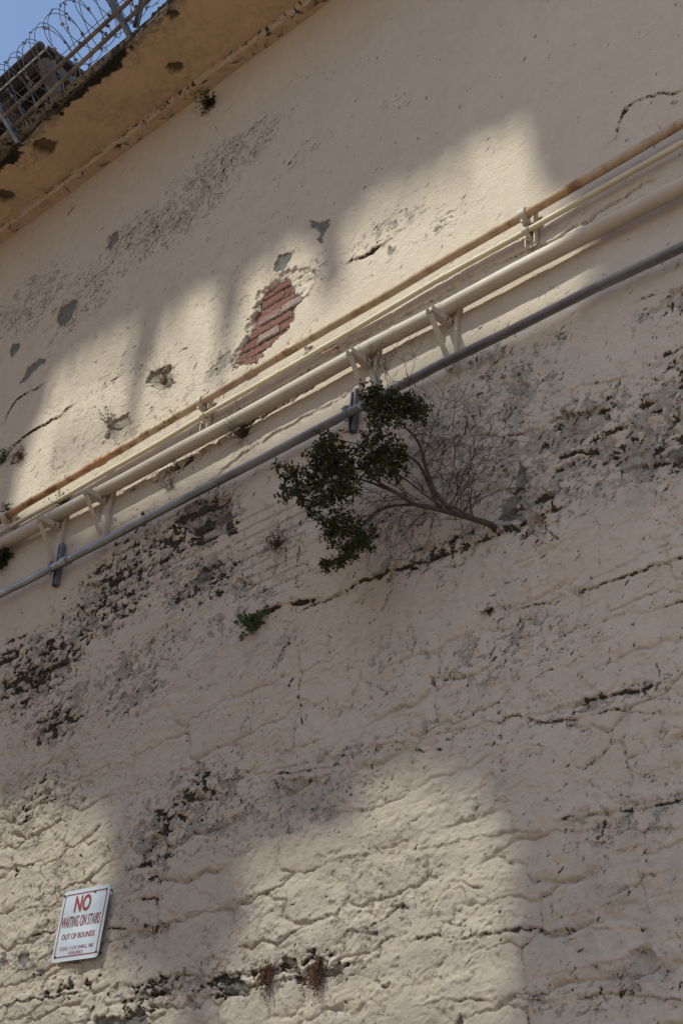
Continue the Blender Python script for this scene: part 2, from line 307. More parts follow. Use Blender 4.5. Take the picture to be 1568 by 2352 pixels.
# shallow course joints, lips and long cracks (places read off the photograph)
for a in [
 ([(784,1364),(814,1344),(904,1309),(1024,1274),(1144,1224),(1214,1204),(1259,1179)], .0075,.024,.85,.016,.0),
 ([(700,1400),(784,1364)], .006,.012,.6,.01,.1),
 ([(600,1414),(650,1391),(725,1381)], .013,.028,.95,.02,.0),
 ([(905,1300),(930,1275),(960,1262),(1000,1255)], .006,.012,.8,.008,.0), ([(950,1262),(948,1290)],.006,.012,.7,0,0),([(990,1255),(988,1285)],.006,.012,.7,0,0),([(1000,1250),(1060,1235)],.006,.012,.7,.0,0),([(890,1318),(900,1300)],.005,.01,.7,0,0),
 ([(1040,1240),(1040,1300),(1068,1290)], .007,.012,.7,0,0), ([(1020,1320),(1010,1345),(1000,1375)], .004,.01,.8,0,0),
 ([(545,1440),(548,1390),(560,1340),(552,1310)], .008,.015,.85,0,0),
 ([(660,1474),(635,1519),(634,1549)], .005,.012,.85,0,0), ([(690,1559),(685,1604),(695,1669)], .007,.015,.95,0,-.1),([(672,1560),(667,1578)],.007,.012,.9,0,-.2),
 ([(680,1489),(690,1529),(690,1555)], .004,.01,.7,0,0), ([(660,1474),(665,1530),(690,1535)], .003,.008,.5,0,0),
 ([(687,1259),(677,1300),(677,1344),(700,1350)], .005,.012,.75,0,0),
 ([(185,1499),(185,1474),(195,1464),(240,1454)], .005,.014,.8,.008,0), ([(245,1454),(255,1430),(290,1405)], .004,.012,.6,.006,0),
 ([(400,1900+0),(784,1736-0)], .003,.004,.15,.004,.1),
 ([(500,1800),(784,1736),(1000,1688),(1250,1632),(1499,1574),(1568,1560)], .0035,.007,.45,.012,.0),
 ([(1339,1609),(1380,1598),(1440,1592),(1494,1576)], .011,.022,.9,.014,.0),
 ([(1144,1659),(1165,1650),(1205,1645),(1260,1662),(1330,1652),(1400,1634),(1568,1640)], .007,.014,.7,.012,.0),
 ([(909,1724),(935,1712),(970,1728),(1010,1722)], .009,.015,.8,.01,.0), ([(1094,1735),(1100,1715),(1200,1705)], .004,.008,.5,.006,.0),
 ([(1568,1379),(1519,1396),(1440,1412),(1334,1439),(1290,1460),(1274,1478)], .006,.012,.6,.010,.0),
 ([(1568,1285),(1480,1305),(1389,1344),(1340,1362),(1284,1374),(1199,1399)], .006,.011,.65,.010,.0),
 ([(1524,1399),(1509,1479),(1507,1525),(1523,1553)], .007,.014,.7,0,.0), ([(1340,1500),(1322,1515),(1325,1595)],.003,.006,.3,0,0),
 ([(1243,1560),(1255,1545),(1285,1530)], .007,.014,.85,.01,0), ([(1300,1535),(1330,1510),(1345,1505)],.004,.008,.5,.005,0),
 ([(550,1810),(600,1800),(635,1797),(642,1820),(646,1885)], .007,.014,.7,.006,.0), ([(580,1800),(585,1890),(640,1880)], .005,.010,.5,0,.0), ([(590,1850),(640,1845)],.004,.008,.4,0,0),
 ([(640,1780),(700,1770),(770,1760)], .006,.012,.8,.012,.0), ([(0,1850),(100,1845),(250,1830),(400,1800),(560,1770)], .003,.006,.3,.008,.0),
 ([(784,1869),(840,1864)], .005,.010,.7,.01,0), ([(784,1790),(905,1777)], .003,.008,.4,.008,0),([(905,1780),(870,1840),(835,1900)], .006,.010,.4,0,0),
 ([(1299,1882),(1384,1872),(1434,1862),(1484,1857),(1549,1842),(1568,1838)], .009,.016,.75,.014,.0), ([(1300,1886),(1370,1892),(1410,1878)],.006,.012,.6,.01,0),
 ([(1568,1907),(1400,1905),(1250,1912),(1174,1915),(1060,1930),(980,1950),(850,1966),(784,1975)], .004,.008,.35,.013,.0),
 ([(1424,2057),(1450,2035),(1484,2014),(1509,2014)], .012,.018,.4,.016,.0),
 ([(948,1920),(945,1895),(962,1882)], .006,.014,.7,0,0), ([(1082,1880),(1100,1850),(1098,1830)], .006,.016,.5,.012,0), ([(1025,1940),(1028,1952)],.008,.01,.9,0,0),
 ([(960,2156),(1014,2150),(1060,2155),(1160,2137),(1280,2138),(1389,2132),(1480,2140)], .008,.014,.6,.014,.0),
 ([(980,2310),(1024,2295),(1160,2302),(1334,2292),(1409,2282),(1568,2300)], .006,.012,.5,.014,.0),
 ([(1064,2040),(1072,2060),(1074,2100),(1076,2112),(1054,2132),(1030,2118)], .007,.016,.6,.012,0), ([(1100,2040),(1082,2038),(1050,2022)],.006,.014,.5,.01,0),
 ([(850,2062),(912,2082),(944,2087)], .005,.010,.6,.006,0), ([(914,2082),(880,2110),(848,2132)], .009,.018,.6,.016,0), ([(800,2140),(850,2150),(870,2145)],.008,.014,.5,.014,0),([(1280,1990),(1290,2020),(1265,2060),(1262,2110)],.008,.014,.45,.0,0),
 ([(310,2067),(335,2066),(360,2065)], .010,.020,.7,.012,0), ([(328,2070),(340,2076)], .016,.03,.95,0,-.2), ([(245,2132),(290,2134),(345,2124),(348,2095)], .006,.014,.75,.014,0),
 ([(325,2034),(338,2000),(347,1977)], .007,.014,.75,0,0), ([(325,2034),(368,2034),(384,1990),(390,1980)], .006,.012,.7,0,0), ([(384,1920),(380,1960),(400,1970)],.007,.014,.7,0,0),
 ([(0,2200),(40,2235),(75,2225),(130,2180)], .005,.010,.3,.01,0), ([(0,1995),(90,1985),(140,2080)], .005,.010,.5,.01,0), ([(60,2090),(140,2080)],.005,.01,.5,.01,0), ([(80,2150),(125,2140)],.007,.014,.7,.014,0),
 ([(0,2310),(60,2300),(120,2290),(190,2280)], .007,.014,.7,.016,0), ([(420,2240),(560,2238),(640,2228)], .006,.012,.5,.014,0), ([(500,2275),(560,2285),(600,2270)], .009,.02,.8,.014,0), ([(740,2235),(784,2228),(800,2215)], .014,.03,.95,.016,-.1),
 ([(30,1025),(60,1000),(100,975),(130,960),(160,935)], .007,.014,.85,.012,0), ([(240,1015),(250,980),(270,985),(290,975)], .007,.014,.85,.008,0),([(360,850),(380,842),(390,850)],.008,.02,.8,.01,0),
 ([(808,597),(830,590),(850,582),(875,562)], .012,.022,.95,.012,-.1), ([(1414,320),(1419,295),(1434,250),(1455,235),(1484,220),(1520,214),(1549,215)], .006,.010,.75,.010,-.1), ([(1434,258),(1440,250)],.014,.012,.8,0,-.3),
 ([(1009,150),(1012,125),(1039,100),(1084,77),(1104,85),(1154,55),(1184,40)], .0025,.004,.45,0,-.1), ([(955,90),(972,65)], .003,.005,.7,0,-.1), ([(985,192),(992,176)], .006,.01,.9,0,-.3), ([(898,62),(900,42)],.003,.006,.7,0,-.2),
 ([(500,270),(530,245),(545,225),(556,210)], .005,.009,.7,0,0), ([(345,500),(355,480),(362,468)], .009,.014,.9,0,-.2), ([(385,435),(410,390)],.004,.008,.6,0,0), ([(425,540),(437,528)],.009,.012,.9,0,-.2),([(648,380),(655,368)],.009,.012,.9,0,-.2),
 ([(480,300),(490,285),(500,300)],.003,.007,.7,0,0), ([(10,970),(20,945),(40,915),(95,885)],.006,.012,.8,.008,0), ([(108,800),(128,768)],.007,.012,.85,0,-.1),([(330,785),(338,768)],.008,.012,.85,0,-.2),([(408,812),(430,800)],.009,.014,.9,0,-.2),([(252,876),(268,868)],.011,.014,.95,0,-.3),
 ([(1170,1215),(1200,1205),(1240,1200)],.014,.02,.9,0,-.2), ([(1240,1190),(1250,1210),(1285,1238)],.008,.014,.8,.008,0), ([(1370,1190),(1380,1240),(1375,1310)],.005,.01,.4,0,0),
 ([(1290,1050),(1370,1035)],.012,.022,.95,.012,-.1), ([(1395,1000),(1430,985),(1490,975)],.010,.02,.85,.014,0), ([(1500,900),(1470,920),(1476,940),(1500,925)],.010,.02,.7,.008,0),([(1560,895),(1530,915)],.012,.02,.9,0,-.2),
 ([(1420,1080),(1480,1070),(1540,1062),(1568,1050)],.007,.014,.7,.012,0), ([(1350,820),(1330,860)],.003,.006,.5,0,0),([(1330,890),(1420,870),(1440,865)],.004,.008,.5,.008,0),([(1470,690),(1500,680),(1568,655)],.006,.012,.6,.01,0),([(1150,870),(1190,860),(1180,850)],.005,.01,.5,.008,0),
 ([(1090,1000),(1180,1000),(1200,995)],.005,.01,.6,.008,0), ([(1210,1170),(1255,1125),(1300,1100)],.004,.008,.5,.008,0), ([(875,1400),(890,1370),(900,1355)],.006,.012,.85,0,-.1), ([(1130,1375),(1142,1364)],.008,.012,.9,0,-.3), ([(1352,1418),(1366,1405)],.008,.012,.95,0,-.3),
 ([(905,1560),(930,1550),(932,1520)],.005,.010,.6,0,0), ([(1160,1345),(1190,1330),(1200,1320)],.005,.01,.7,0,0), ([(1065,1640),(1073,1620),(1070,1590)],.004,.008,.8,0,0), ([(1315,2240),(1328,2232),(1330,2215)],.004,.009,.8,0,-.1),
 ([(1410,2200),(1412,2220)],.005,.01,.7,0,0),([(1455,2245),(1500,2238),(1520,2215)],.005,.012,.6,.01,0),([(180,1960),(190,1975)],.006,.01,.8,0,0),([(250,1935),(255,1960)],.005,.01,.8,0,-.1),
 ([(455,1775),(460,1800),(470,1815)],.012,.02,.9,0,-.2),([(492,1817),(510,1827)],.008,.014,.7,.01,0)]:
    pts, wd, dp, dk, lp, gp = a; crack(pts, wd, dp, dk, lp, gp)
# crumbled lip under the upper pipes, laid bare in a long band
for a in [([(470,985),(640,890),(800,790),(900,740),(1000,685),(1100,620),(1260,560),(1400,470),(1500,410)], .016,.012,.30,.012,-.1), ([(300,1130),(420,1065),(560,980),(700,900),(850,800),(1080,690),(1170,640)], .008,.010,.40,.012,0),
          ([(480,1110),(560,1040),(640,990),(870,870)], .005,.008,.3,.01,.1)]:
    pts, wd, dp, dk, lp, gp = a; crack(pts, wd, dp, dk, lp, gp)
# laid bare patches
for pts, kind, dp, val in [
 ([(710,510),(757,505),(757,520),(746,535),(742,560),(725,555),(733,535),(712,522)],'grey',.008,.95), ([(625,620),(638,588),(678,572),(672,590),(650,622),(628,628)],'grey',.010,1.),
 ([(126,745),(140,705),(170,690),(178,700),(160,735),(140,750)],'grey',.014,1.), ([(20,810),(28,790),(48,785),(42,805),(28,822)],'grey',.010,1.), ([(45,885),(60,845),(95,820),(110,830),(80,850),(60,880)],'grey',.008,.7),
 ([(245,572),(255,535),(275,525),(270,550),(252,575)],'grey',.010,.9), ([(500,855),(503,822),(530,800),(530,840)],'tone',.004,.9), ([(470,860),(490,840),(488,870)],'tone',.004,.7), ([(890,560),(905,575),(895,590)],'grey',.006,.7),
 ([(240,1010),(250,975),(290,955),(300,965),(262,1010)],'peel',.018,.9), ([(335,880),(345,855),(390,842),(400,880),(370,900)],'peel',.022,1.),
 ([(1150,1205),(1150,1160),(1175,1130),(1200,1140),(1190,1170),(1180,1200)],'grey',.010,.8), ([(1182,1112),(1195,1060),(1212,1068),(1207,1108),(1196,1125)],'grey',.012,.9), ([(1195,1150),(1240,1130),(1222,1168),(1200,1180)],'tone',.008,.9), ([(1145,1222),(1200,1196),(1262,1188),(1245,1214),(1225,1208)],'dark',.016,.75), ([(1140,1215),(1150,1190),(1230,1175),(1240,1195),(1160,1212)],'tone',.008,.9),
 ([(1165,888),(1190,870),(1222,882),(1205,905),(1170,908)],'grey',.010,.5), ([(1285,948),(1340,940),(1378,932),(1360,960),(1330,978),(1312,1000),(1290,995)],'peel',.026,1.), ([(1410,1065),(1490,1030),(1500,1055),(1470,1115),(1420,1090)],'tone',.012,.9),
 ([(1525,1050),(1568,1020),(1568,1060),(1535,1065)],'grey',.010,.8), ([(1530,670),(1568,655),(1568,680),(1535,685)],'dark',.02,.7), ([(1555,845),(1580,800),(1580,850)],'dark',.02,.8),
 ([(212,2360),(222,2338),(255,2332),(280,2338),(300,2322),(320,2314),(334,2332),(345,2360)],'grey',.020,1.), ([(1044,2362),(1052,2340),(1060,2332),(1068,2362)],'grey',.015,1.),
 ([(42,2210),(50,2190),(68,2186),(72,2205),(55,2225)],'grey',.008,.9), ([(0,2215),(0,2190),(16,2200),(10,2225)],'grey',.008,.9), ([(1450,2190),(1500,2175),(1512,2205),(1492,2238),(1445,2245)],'tone',.018,.7),
 ([(410,1195),(425,1158),(500,1140),(540,1155),(536,1228),(500,1235),(478,1262),(440,1235)],'peel',.016,1.), ([(695,835),(700,800),(1,1)][:2]+[(720,795)],'peel',.01,.9), ([(725,815),(735,800),(775,785),(778,800),(750,812)],'brick',.012,.8),
 ([(445,1335),(455,1310),(480,1300),(484,1318),(460,1340)],'grey',.014,.9), ([(535,1345),(548,1325),(556,1335),(545,1360)],'dark',.02,.7), ([(185,1365),(200,1338),(228,1335),(222,1370),(195,1395)],'dark',.03,.75), ([(168,1435),(180,1400),(225,1420),(228,1428),(190,1448)],'dark',.022,.6),
 ([(345,1920),(372,1912),(382,1925),(366,1955),(348,1950)],'dark',.03,.75), ([(512,2268),(530,2250),(565,2248),(590,2262),(560,2284),(530,2280)],'grey',.02,1.), ([(648,2215),(655,2202),(678,2206),(680,2218),(660,2224)],'dark',.03,.9), ([(700,2190),(712,2183),(722,2188),(714,2195)],'dark',.03,1.),
 ([(735,2240),(755,2222),(785,2212),(792,2222),(770,2240)],'dark',.035,.95), ([(880,2268),(888,2256),(898,2262),(894,2276)],'dark',.04,1.), ([(350,2290),(372,2270),(395,2275),(398,2292),(370,2300)],'dark',.03,.9), ([(325,2285),(340,2278),(345,2292)],'dark',.03,.9), ([(430,2305),(440,2300),(446,2315),(438,2320)],'dark',.025,.9),
 ([(260,2270),(275,2262),(270,2280)],'dark',.025,.9), ([(500,2262),(508,2252),(512,2262)],'dark',.03,.9), ([(400,150),(404,140),(408,152)],'peel',.01,.8), ([(875,2082),(870,2100),(862,2098)],'tone',.01,.4), ([(905,265),(915,238),(920,240),(912,262),(900,270)],'peel',.006,.9),
 ([(150,500),(160,480),(172,474),(160,495)],'peel',.006,.9), ([(365,525),(378,512),(375,530)],'grey',.008,.6), ([(1155,1190),(1180,1175),(1200,1185),(1190,1200)],'grey',.008,.9), ([(1490,210+20),(1500,232),(1496,240),(1486,242)],'dark',.01,.6), ([(1540,238),(1560,228),(1568,232),(1550,243)],'dark',.01,.6),
 ([(650,1795),(700,1785),(760,1800),(750,1850),(690,1870),(655,1850)],'tone',.010,.55), ([(305,2100-60),(330,2035-20),(370,2036),(350,2050)],'peel',.0,.2), ([(360,2120),(384,2128),(378,2135)],'peel',.01,.4)]:
    patch(pts, kind, dp, val)
# bare brickwork
def bricks(pts, red, deep, dirty, core=None):
    s, m, sdv = poly(pts, .010); core_s = None
    if core:
        s2_, _, sd2 = poly(core, .01); full_ = np.full(UU.shape, -9., np.float32); full_[s2_] = sd2; core_s = full_[s]
    sdv = sdv+.04*nB[s]+.03*nC[s]; m = sstep(-.006, .008, sdv); u = UU[s]+.3*wu[s]; z = ZZ[s]+.3*wz[s]-0.004*UU[s]
    row = np.floor(z/.075); fz = z/.075-row; uu = u/.213+.5*(row % 2); c = np.floor(uu); fu = uu-c
    jm = np.minimum(np.minimum(fu, 1-fu)*.213, np.minimum(fz, 1-fz)*.075); body = sstep(.003, .010, jm)
    tone = _hash(c, row, 5); broken = _hash(c, row, 8)
    H[s] += m*(-deep-.014*(1-body)+(.018*(tone-.5)*body if red else .010*(tone-.5)*body*deep/.02)+.003*nC[s])
    if red:
        out = sstep(-.012, .015, core_s+.03*nB[s]+(tone-.5)*.05); H[s] += m*(1-out)*(.010*(1-body)+.4*deep-.012*(tone-.5)*body); A['brick'][s] = np.maximum(A['brick'][s], m*body*out*.95)
        A['bricktone'][s] = np.clip(sstep(.72,.9,tone)+.75*sstep(-.05,.35,nB[s]+.25*nC[s])*sstep(8.25, 7.9, ZZ[s]),0,1); A['peel'][s] = np.maximum(A['peel'][s]*(1-m), m*(.35*(1-out)+.7*out*(1-body))); A['dark'][s] = np.maximum(A['dark'][s]*(1-m), m*(1-body)*.62*out)
    else:
        A['dark'][s] = np.maximum(A['dark'][s], m*dirty*((1-body)*.8*sstep(-.2,.3,nB[s])+body*.75*sstep(.35,.5,broken))); A['peel'][s] = np.maximum(A['peel'][s], m*dirty*.6)
bricks([(535,860),(532,820),(565,770),(585,700),(590,670),(650,625),(700,610),(722,618),(718,650),(690,700),(665,740),(620,800),(585,835)], True, .026, 1, [(520,872),(545,812),(580,752),(572,730),(590,692),(612,655),(660,642),(692,662),(684,722),(652,782),(604,835),(570,852)])
bricks([(410,1195),(425,1158),(500,1140),(540,1155),(536,1228),(500,1235),(478,1262),(440,1235)], False, .012, 1.0)
bricks([(540,1170),(700,1150),(700,1330),(610,1385),(560,1385),(548,1280)], False, .004, 0.0)
bricks([(300,1300),(540,1240),(530,1330),(400,1370),(300,1370)], False, .006, .25)
bricks([(1000,700),(1100,640),(1130,640),(1010,710)], False, .01, .5)
# small nicks and pits everywhere, thickest low on the left
for k in range(6500):
    x = rng.uniform(-40, 1600); y = rng.uniform(60, 2360) if k % 2 else rng.uniform(200, 1500)
    if k % 4 == 0: x = rng.uniform(-40, 700)
    u, z = W(x, y)
    if z > ZTOP-.1: continue
    i = min(np.searchsorted(Z, z), len(Z)-1); j = min(np.searchsorted(U, u), len(U)-1); d_ = dens[i, j]
    if rng.random() > .16+.8*d_: continue
    L = rng.uniform(.006, .032)*(.6+.7*d_); a = R(rng.normal(58, 24)); wd = rng.uniform(.002, .006)*(.7+.5*d_); dk = rng.uniform(.15, .8)
    i0, i1 = np.searchsorted(Z, (z-.07, z+.07)); j0, j1 = np.searchsorted(U, (u-.07, u+.07)); s = (slice(i0,i1), slice(j0,j1))
    x_ = UU[s]+.6*wu[s]-u; y_ = ZZ[s]+.6*wz[s]-z; p = x_*math.cos(a)+y_*math.sin(a); q = -x_*math.sin(a)+y_*math.cos(a)
    g = np.exp(-(p/L)**4-(q/wd)**2); H[s] -= .006*g; H[s] += .0015*np.exp(-(p/L)**4-((q-1.6*wd)/wd)**2); A['dark'][s] = np.maximum(A['dark'][s], g*dk)
# rust run below the old bolt, growth stains
H = np.clip(H, -.075, .05)
near_top = sstep(ZTOP-.02, ZTOP-.10, ZZ); H *= .25+.75*near_top

def grid_mesh(name, X_, Y_, Z_, mat, parent, attrs=None):
    nr, nc = X_.shape; me = bpy.data.meshes.new(name); nv = nr*nc; nf = (nr-1)*(nc-1)
    me.vertices.add(nv); me.vertices.foreach_set('co', np.stack([X_, Y_, Z_], -1).astype(np.float32).ravel())
    idx = np.arange(nv, dtype=np.int32).reshape(nr, nc)
    q = np.stack([idx[:-1,:-1], idx[:-1,1:], idx[1:,1:], idx[1:,:-1]], -1).reshape(-1)
    me.loops.add(nf*4); me.loops.foreach_set('vertex_index', q); me.polygons.add(nf)
    me.polygons.foreach_set('loop_start', np.arange(0, nf*4, 4, dtype=np.int32)); me.polygons.foreach_set('loop_total', np.full(nf, 4, np.int32))
    me.polygons.foreach_set('use_smooth', np.ones(nf, bool)); me.update(calc_edges=True)
    for k, v in (attrs or {}).items():
        a = me.attributes.new(k, 'FLOAT', 'POINT'); a.data.foreach_set('value', v.astype(np.float32).ravel())
    me.materials.append(mat); o = bpy.data.objects.new(name, me); C.objects.link(o)
    if parent: o.parent = parent; o.matrix_parent_inverse = Matrix.Translation(-Vector(parent.location))
    return o
M_wall = wall_material()
building = empty('prison_building', (-8, 0, 0), 'tall peeling beige prison wall with bare red brick patch and overhanging brown soffit', 'building')
grid_mesh('rendered_wall', UU, -H, ZZ, M_wall, building, A)

# soffit under the walkway, moulding where it meets the wall
def ovu(u): return np.clip(.69+.065*(u+8.2), .50, .90)
def soffit_material():
    m, t, b = newmat('soffit_and_underside_brown', 0.95, 0, 0.1); v = coord(t)
    c = mix(t, ramp(t, nnoise(t, 1.5, 5, .6, v), .3, .7), (0.52, 0.375, 0.25), (0.45, 0.325, 0.215))
    c = mix(t, mul(t, ramp(t, nnoise(t, 6, 7, .75, v, .6), .55, .75), .55), c, (0.21, 0.14, 0.085))
    c = mix(t, attr(t, 'peel'), c, (0.30, 0.25, 0.19)); c = mix(t, attr(t, 'dark'), c, (0.03, 0.026, 0.02))
    col(t, b, c); bump(t, b, nnoise(t, 55, 7, .8, v), .8, .008); return m
M_soff = soffit_material()
su = axis(-13.5, -5.2, 0.009, -40, 14); OV = 0.69; prof = np.concatenate([np.linspace(.07, OV, 90)])
SU, SO = np.meshgrid(su, prof)
Sz = np.full(SU.shape, ZTOP+.07) + .010*fbm(SU*2.5, SO*3, 300, 4) + .004*fbm(SU*20, SO*20, 310, 3)
Sd = np.zeros(SU.shape); Sp = np.zeros(SU.shape)
nS = fbm(SU*5, SO*6, 320, 5, .6); nS2 = fbm(SU*14, SO*16, 330, 4, .65)
edgeb = sstep(OV-.13, OV, SO+.10*nS); pk = sstep(.05,.2, edgeb-.45+.9*nS2*edgeb); Sp = np.maximum(Sp, pk*.8)
mossy = np.maximum(np.exp(-((SU+8.5)/.5)**4), .95*np.exp(-((SU+10.0)/.5)**4)); Sd = np.maximum(Sd, sstep(.1,.3, edgeb*mossy-.15+.5*nS2*edgeb))
for (x, y, r) in [(103,336,.085),(403,158,.055),(12,450,.07),(393,32,.05)]:
    p = atz(x, y, ZTOP+.07); q = np.hypot((SU-p[0])*.8+.05*nS2, SO*ovu(SU)/OV+p[1]+.05*nS)/r; g = sstep(1.15, .85, q); Sz += .05*g; Sd = np.maximum(Sd, g*.75)
cr = 1-np.abs(nS)*6; lowc = sstep(0., .3, fbm(SU*1.2, SO*2, 350, 3)); lowc *= .35
for (x, y, r) in [(345,60,.35),(290,120,.3),(185,190,.22),(60,370,.2),(250,160,.15)]:
    p = atz(x, y, ZTOP+.07); lowc = np.maximum(lowc, np.exp(-(((SU-p[0])/r)**2+((SO*ovu(SU)/OV+p[1])/(r*.5))**2)))
crk = np.clip(cr,0,1)*lowc; Sd = np.maximum(Sd, crk*.62*sstep(-.3,.2,nS2)); Sd = np.maximum(Sd, .30*lowc*sstep(.05,.3,nS2)); Sz += .006*crk; Sz += .008*sstep(.15,.2,nS*lowc)
grid_mesh('soffit', SU, -SO*ovu(SU)/OV, Sz, M_soff, building, {'peel': Sp, 'dark': Sd})
M_edge = speckled('edge_concrete', (0.34,0.29,0.22), (0.20,0.17,0.13), 6, (0.03,0.027,0.02), 18, (.47,.58), .95, 0, .9, .02, 40)
fz = np.linspace(ZTOP+.06, ZTOP+.20, 26); FU, FZ = np.meshgrid(su, fz)
nF = fbm(FU*9, FZ*12, 360, 4, .65); fd = sstep(.0,.3, .25+nF+.5*np.maximum(np.exp(-((FU+8.5)/.6)**4), .9*np.exp(-((FU+10.2)/.8)**4))-.25)
grid_mesh('walkway_edge', FU, -ovu(FU)+.012-.035*nF+.25*np.clip(FZ-ZTOP-.10,0,1), FZ+.03*nF*(FZ > ZTOP+.08), M_wall, building, {'dark': fd, 'peel': np.clip(.7-fd,0,1)})
mb = MB(); mb.add([(-40,-.48,ZTOP+.205),(14,-.84,ZTOP+.205),(14,.5,ZTOP+.205),(-40,.5,ZTOP+.205),(-40,-.44,ZTOP+.16),(14,-.80,ZTOP+.16),(14,.5,ZTOP+.16),(-40,.5,ZTOP+.16)], [(0,1,2,3),(7,6,5,4),(0,4,5,1),(1,5,6,2),(2,6,7,3),(3,7,4,0)]); mb.build('walkway_deck', M_edge, building)
# moulding, chipped: pale front face, underside coloured browner to stand in for its shade
pv = []; 
prof2 = [(0.0,0.0)]+[(o,0.0) for o in np.linspace(.012,.105,10)]+[(.109,z) for z in np.linspace(.008,.105,10)]+[(.05,.11)]
mu = axis(-13.5, -5.2, 0.010, -40, 14); PO = np.array([p[0] for p in prof2]); PZ = np.array([p[1] for p in prof2])
MU, MO = np.meshgrid(mu, PO); _, MZ = np.meshgrid(mu, PZ)
nM = fbm(MU*7, MZ*12+MO*12, 400, 4, .6); nM2 = fbm(MU*22, MZ*22+MO*22, 410, 3, .6); slump = .018*fbm(MU*1.4, MU*0, 420, 3)
bite = sstep(.22,.34, nM+.15*(MO > .05))
MO2 = np.maximum(MO-.032*bite*(MO > .02)+.007*nM2*(MO > .02), -.005); MZ2 = MZ+ZTOP-.012+slump+.012*bite*(MZ < .02)+.004*nM2
joint = np.minimum(np.abs((MU+nM*.1) % .83-.4), 1)
mdk = np.maximum(sstep(.30,.42,nM+.1*nM2)*.7*(MZ < .03)+sstep(.18,.3,nM2+.4*nM)*.7*(MZ > .03)*sstep(-.2,.2,fbm(MU*.9,MU*0,430,2)+.1), np.exp(-(joint/.008)**2)*.8)
mo = grid_mesh('moulding', MU, -MO2, MZ2, M_soff, building, {'dark': mdk, 'peel': np.clip(bite*.5,0,1)*0+.15})
mo.data.materials.append(M_wall); rows = len(prof2)-1; mi = np.zeros((rows, MU.shape[1]-1), np.int32); mi[10:] = 1; mo.data.polygons.foreach_set('material_index', mi.ravel())

# ---------------------------------------------------------------- ground and the added, unseen sun mask
M_ground = speckled('ground_concrete', (0.36,0.27,0.20), (0.30,0.225,0.17), 0.8, (0.15,0.125,0.105), 5, (.55,.7), .95)
g = mesh_obj('ground', [(-1500,-1500,0),(1500,-1500,0),(1500,1500,0),(-1500,1500,0)], [(0,1,2,3)], M_ground); tag(g, kind='structure')

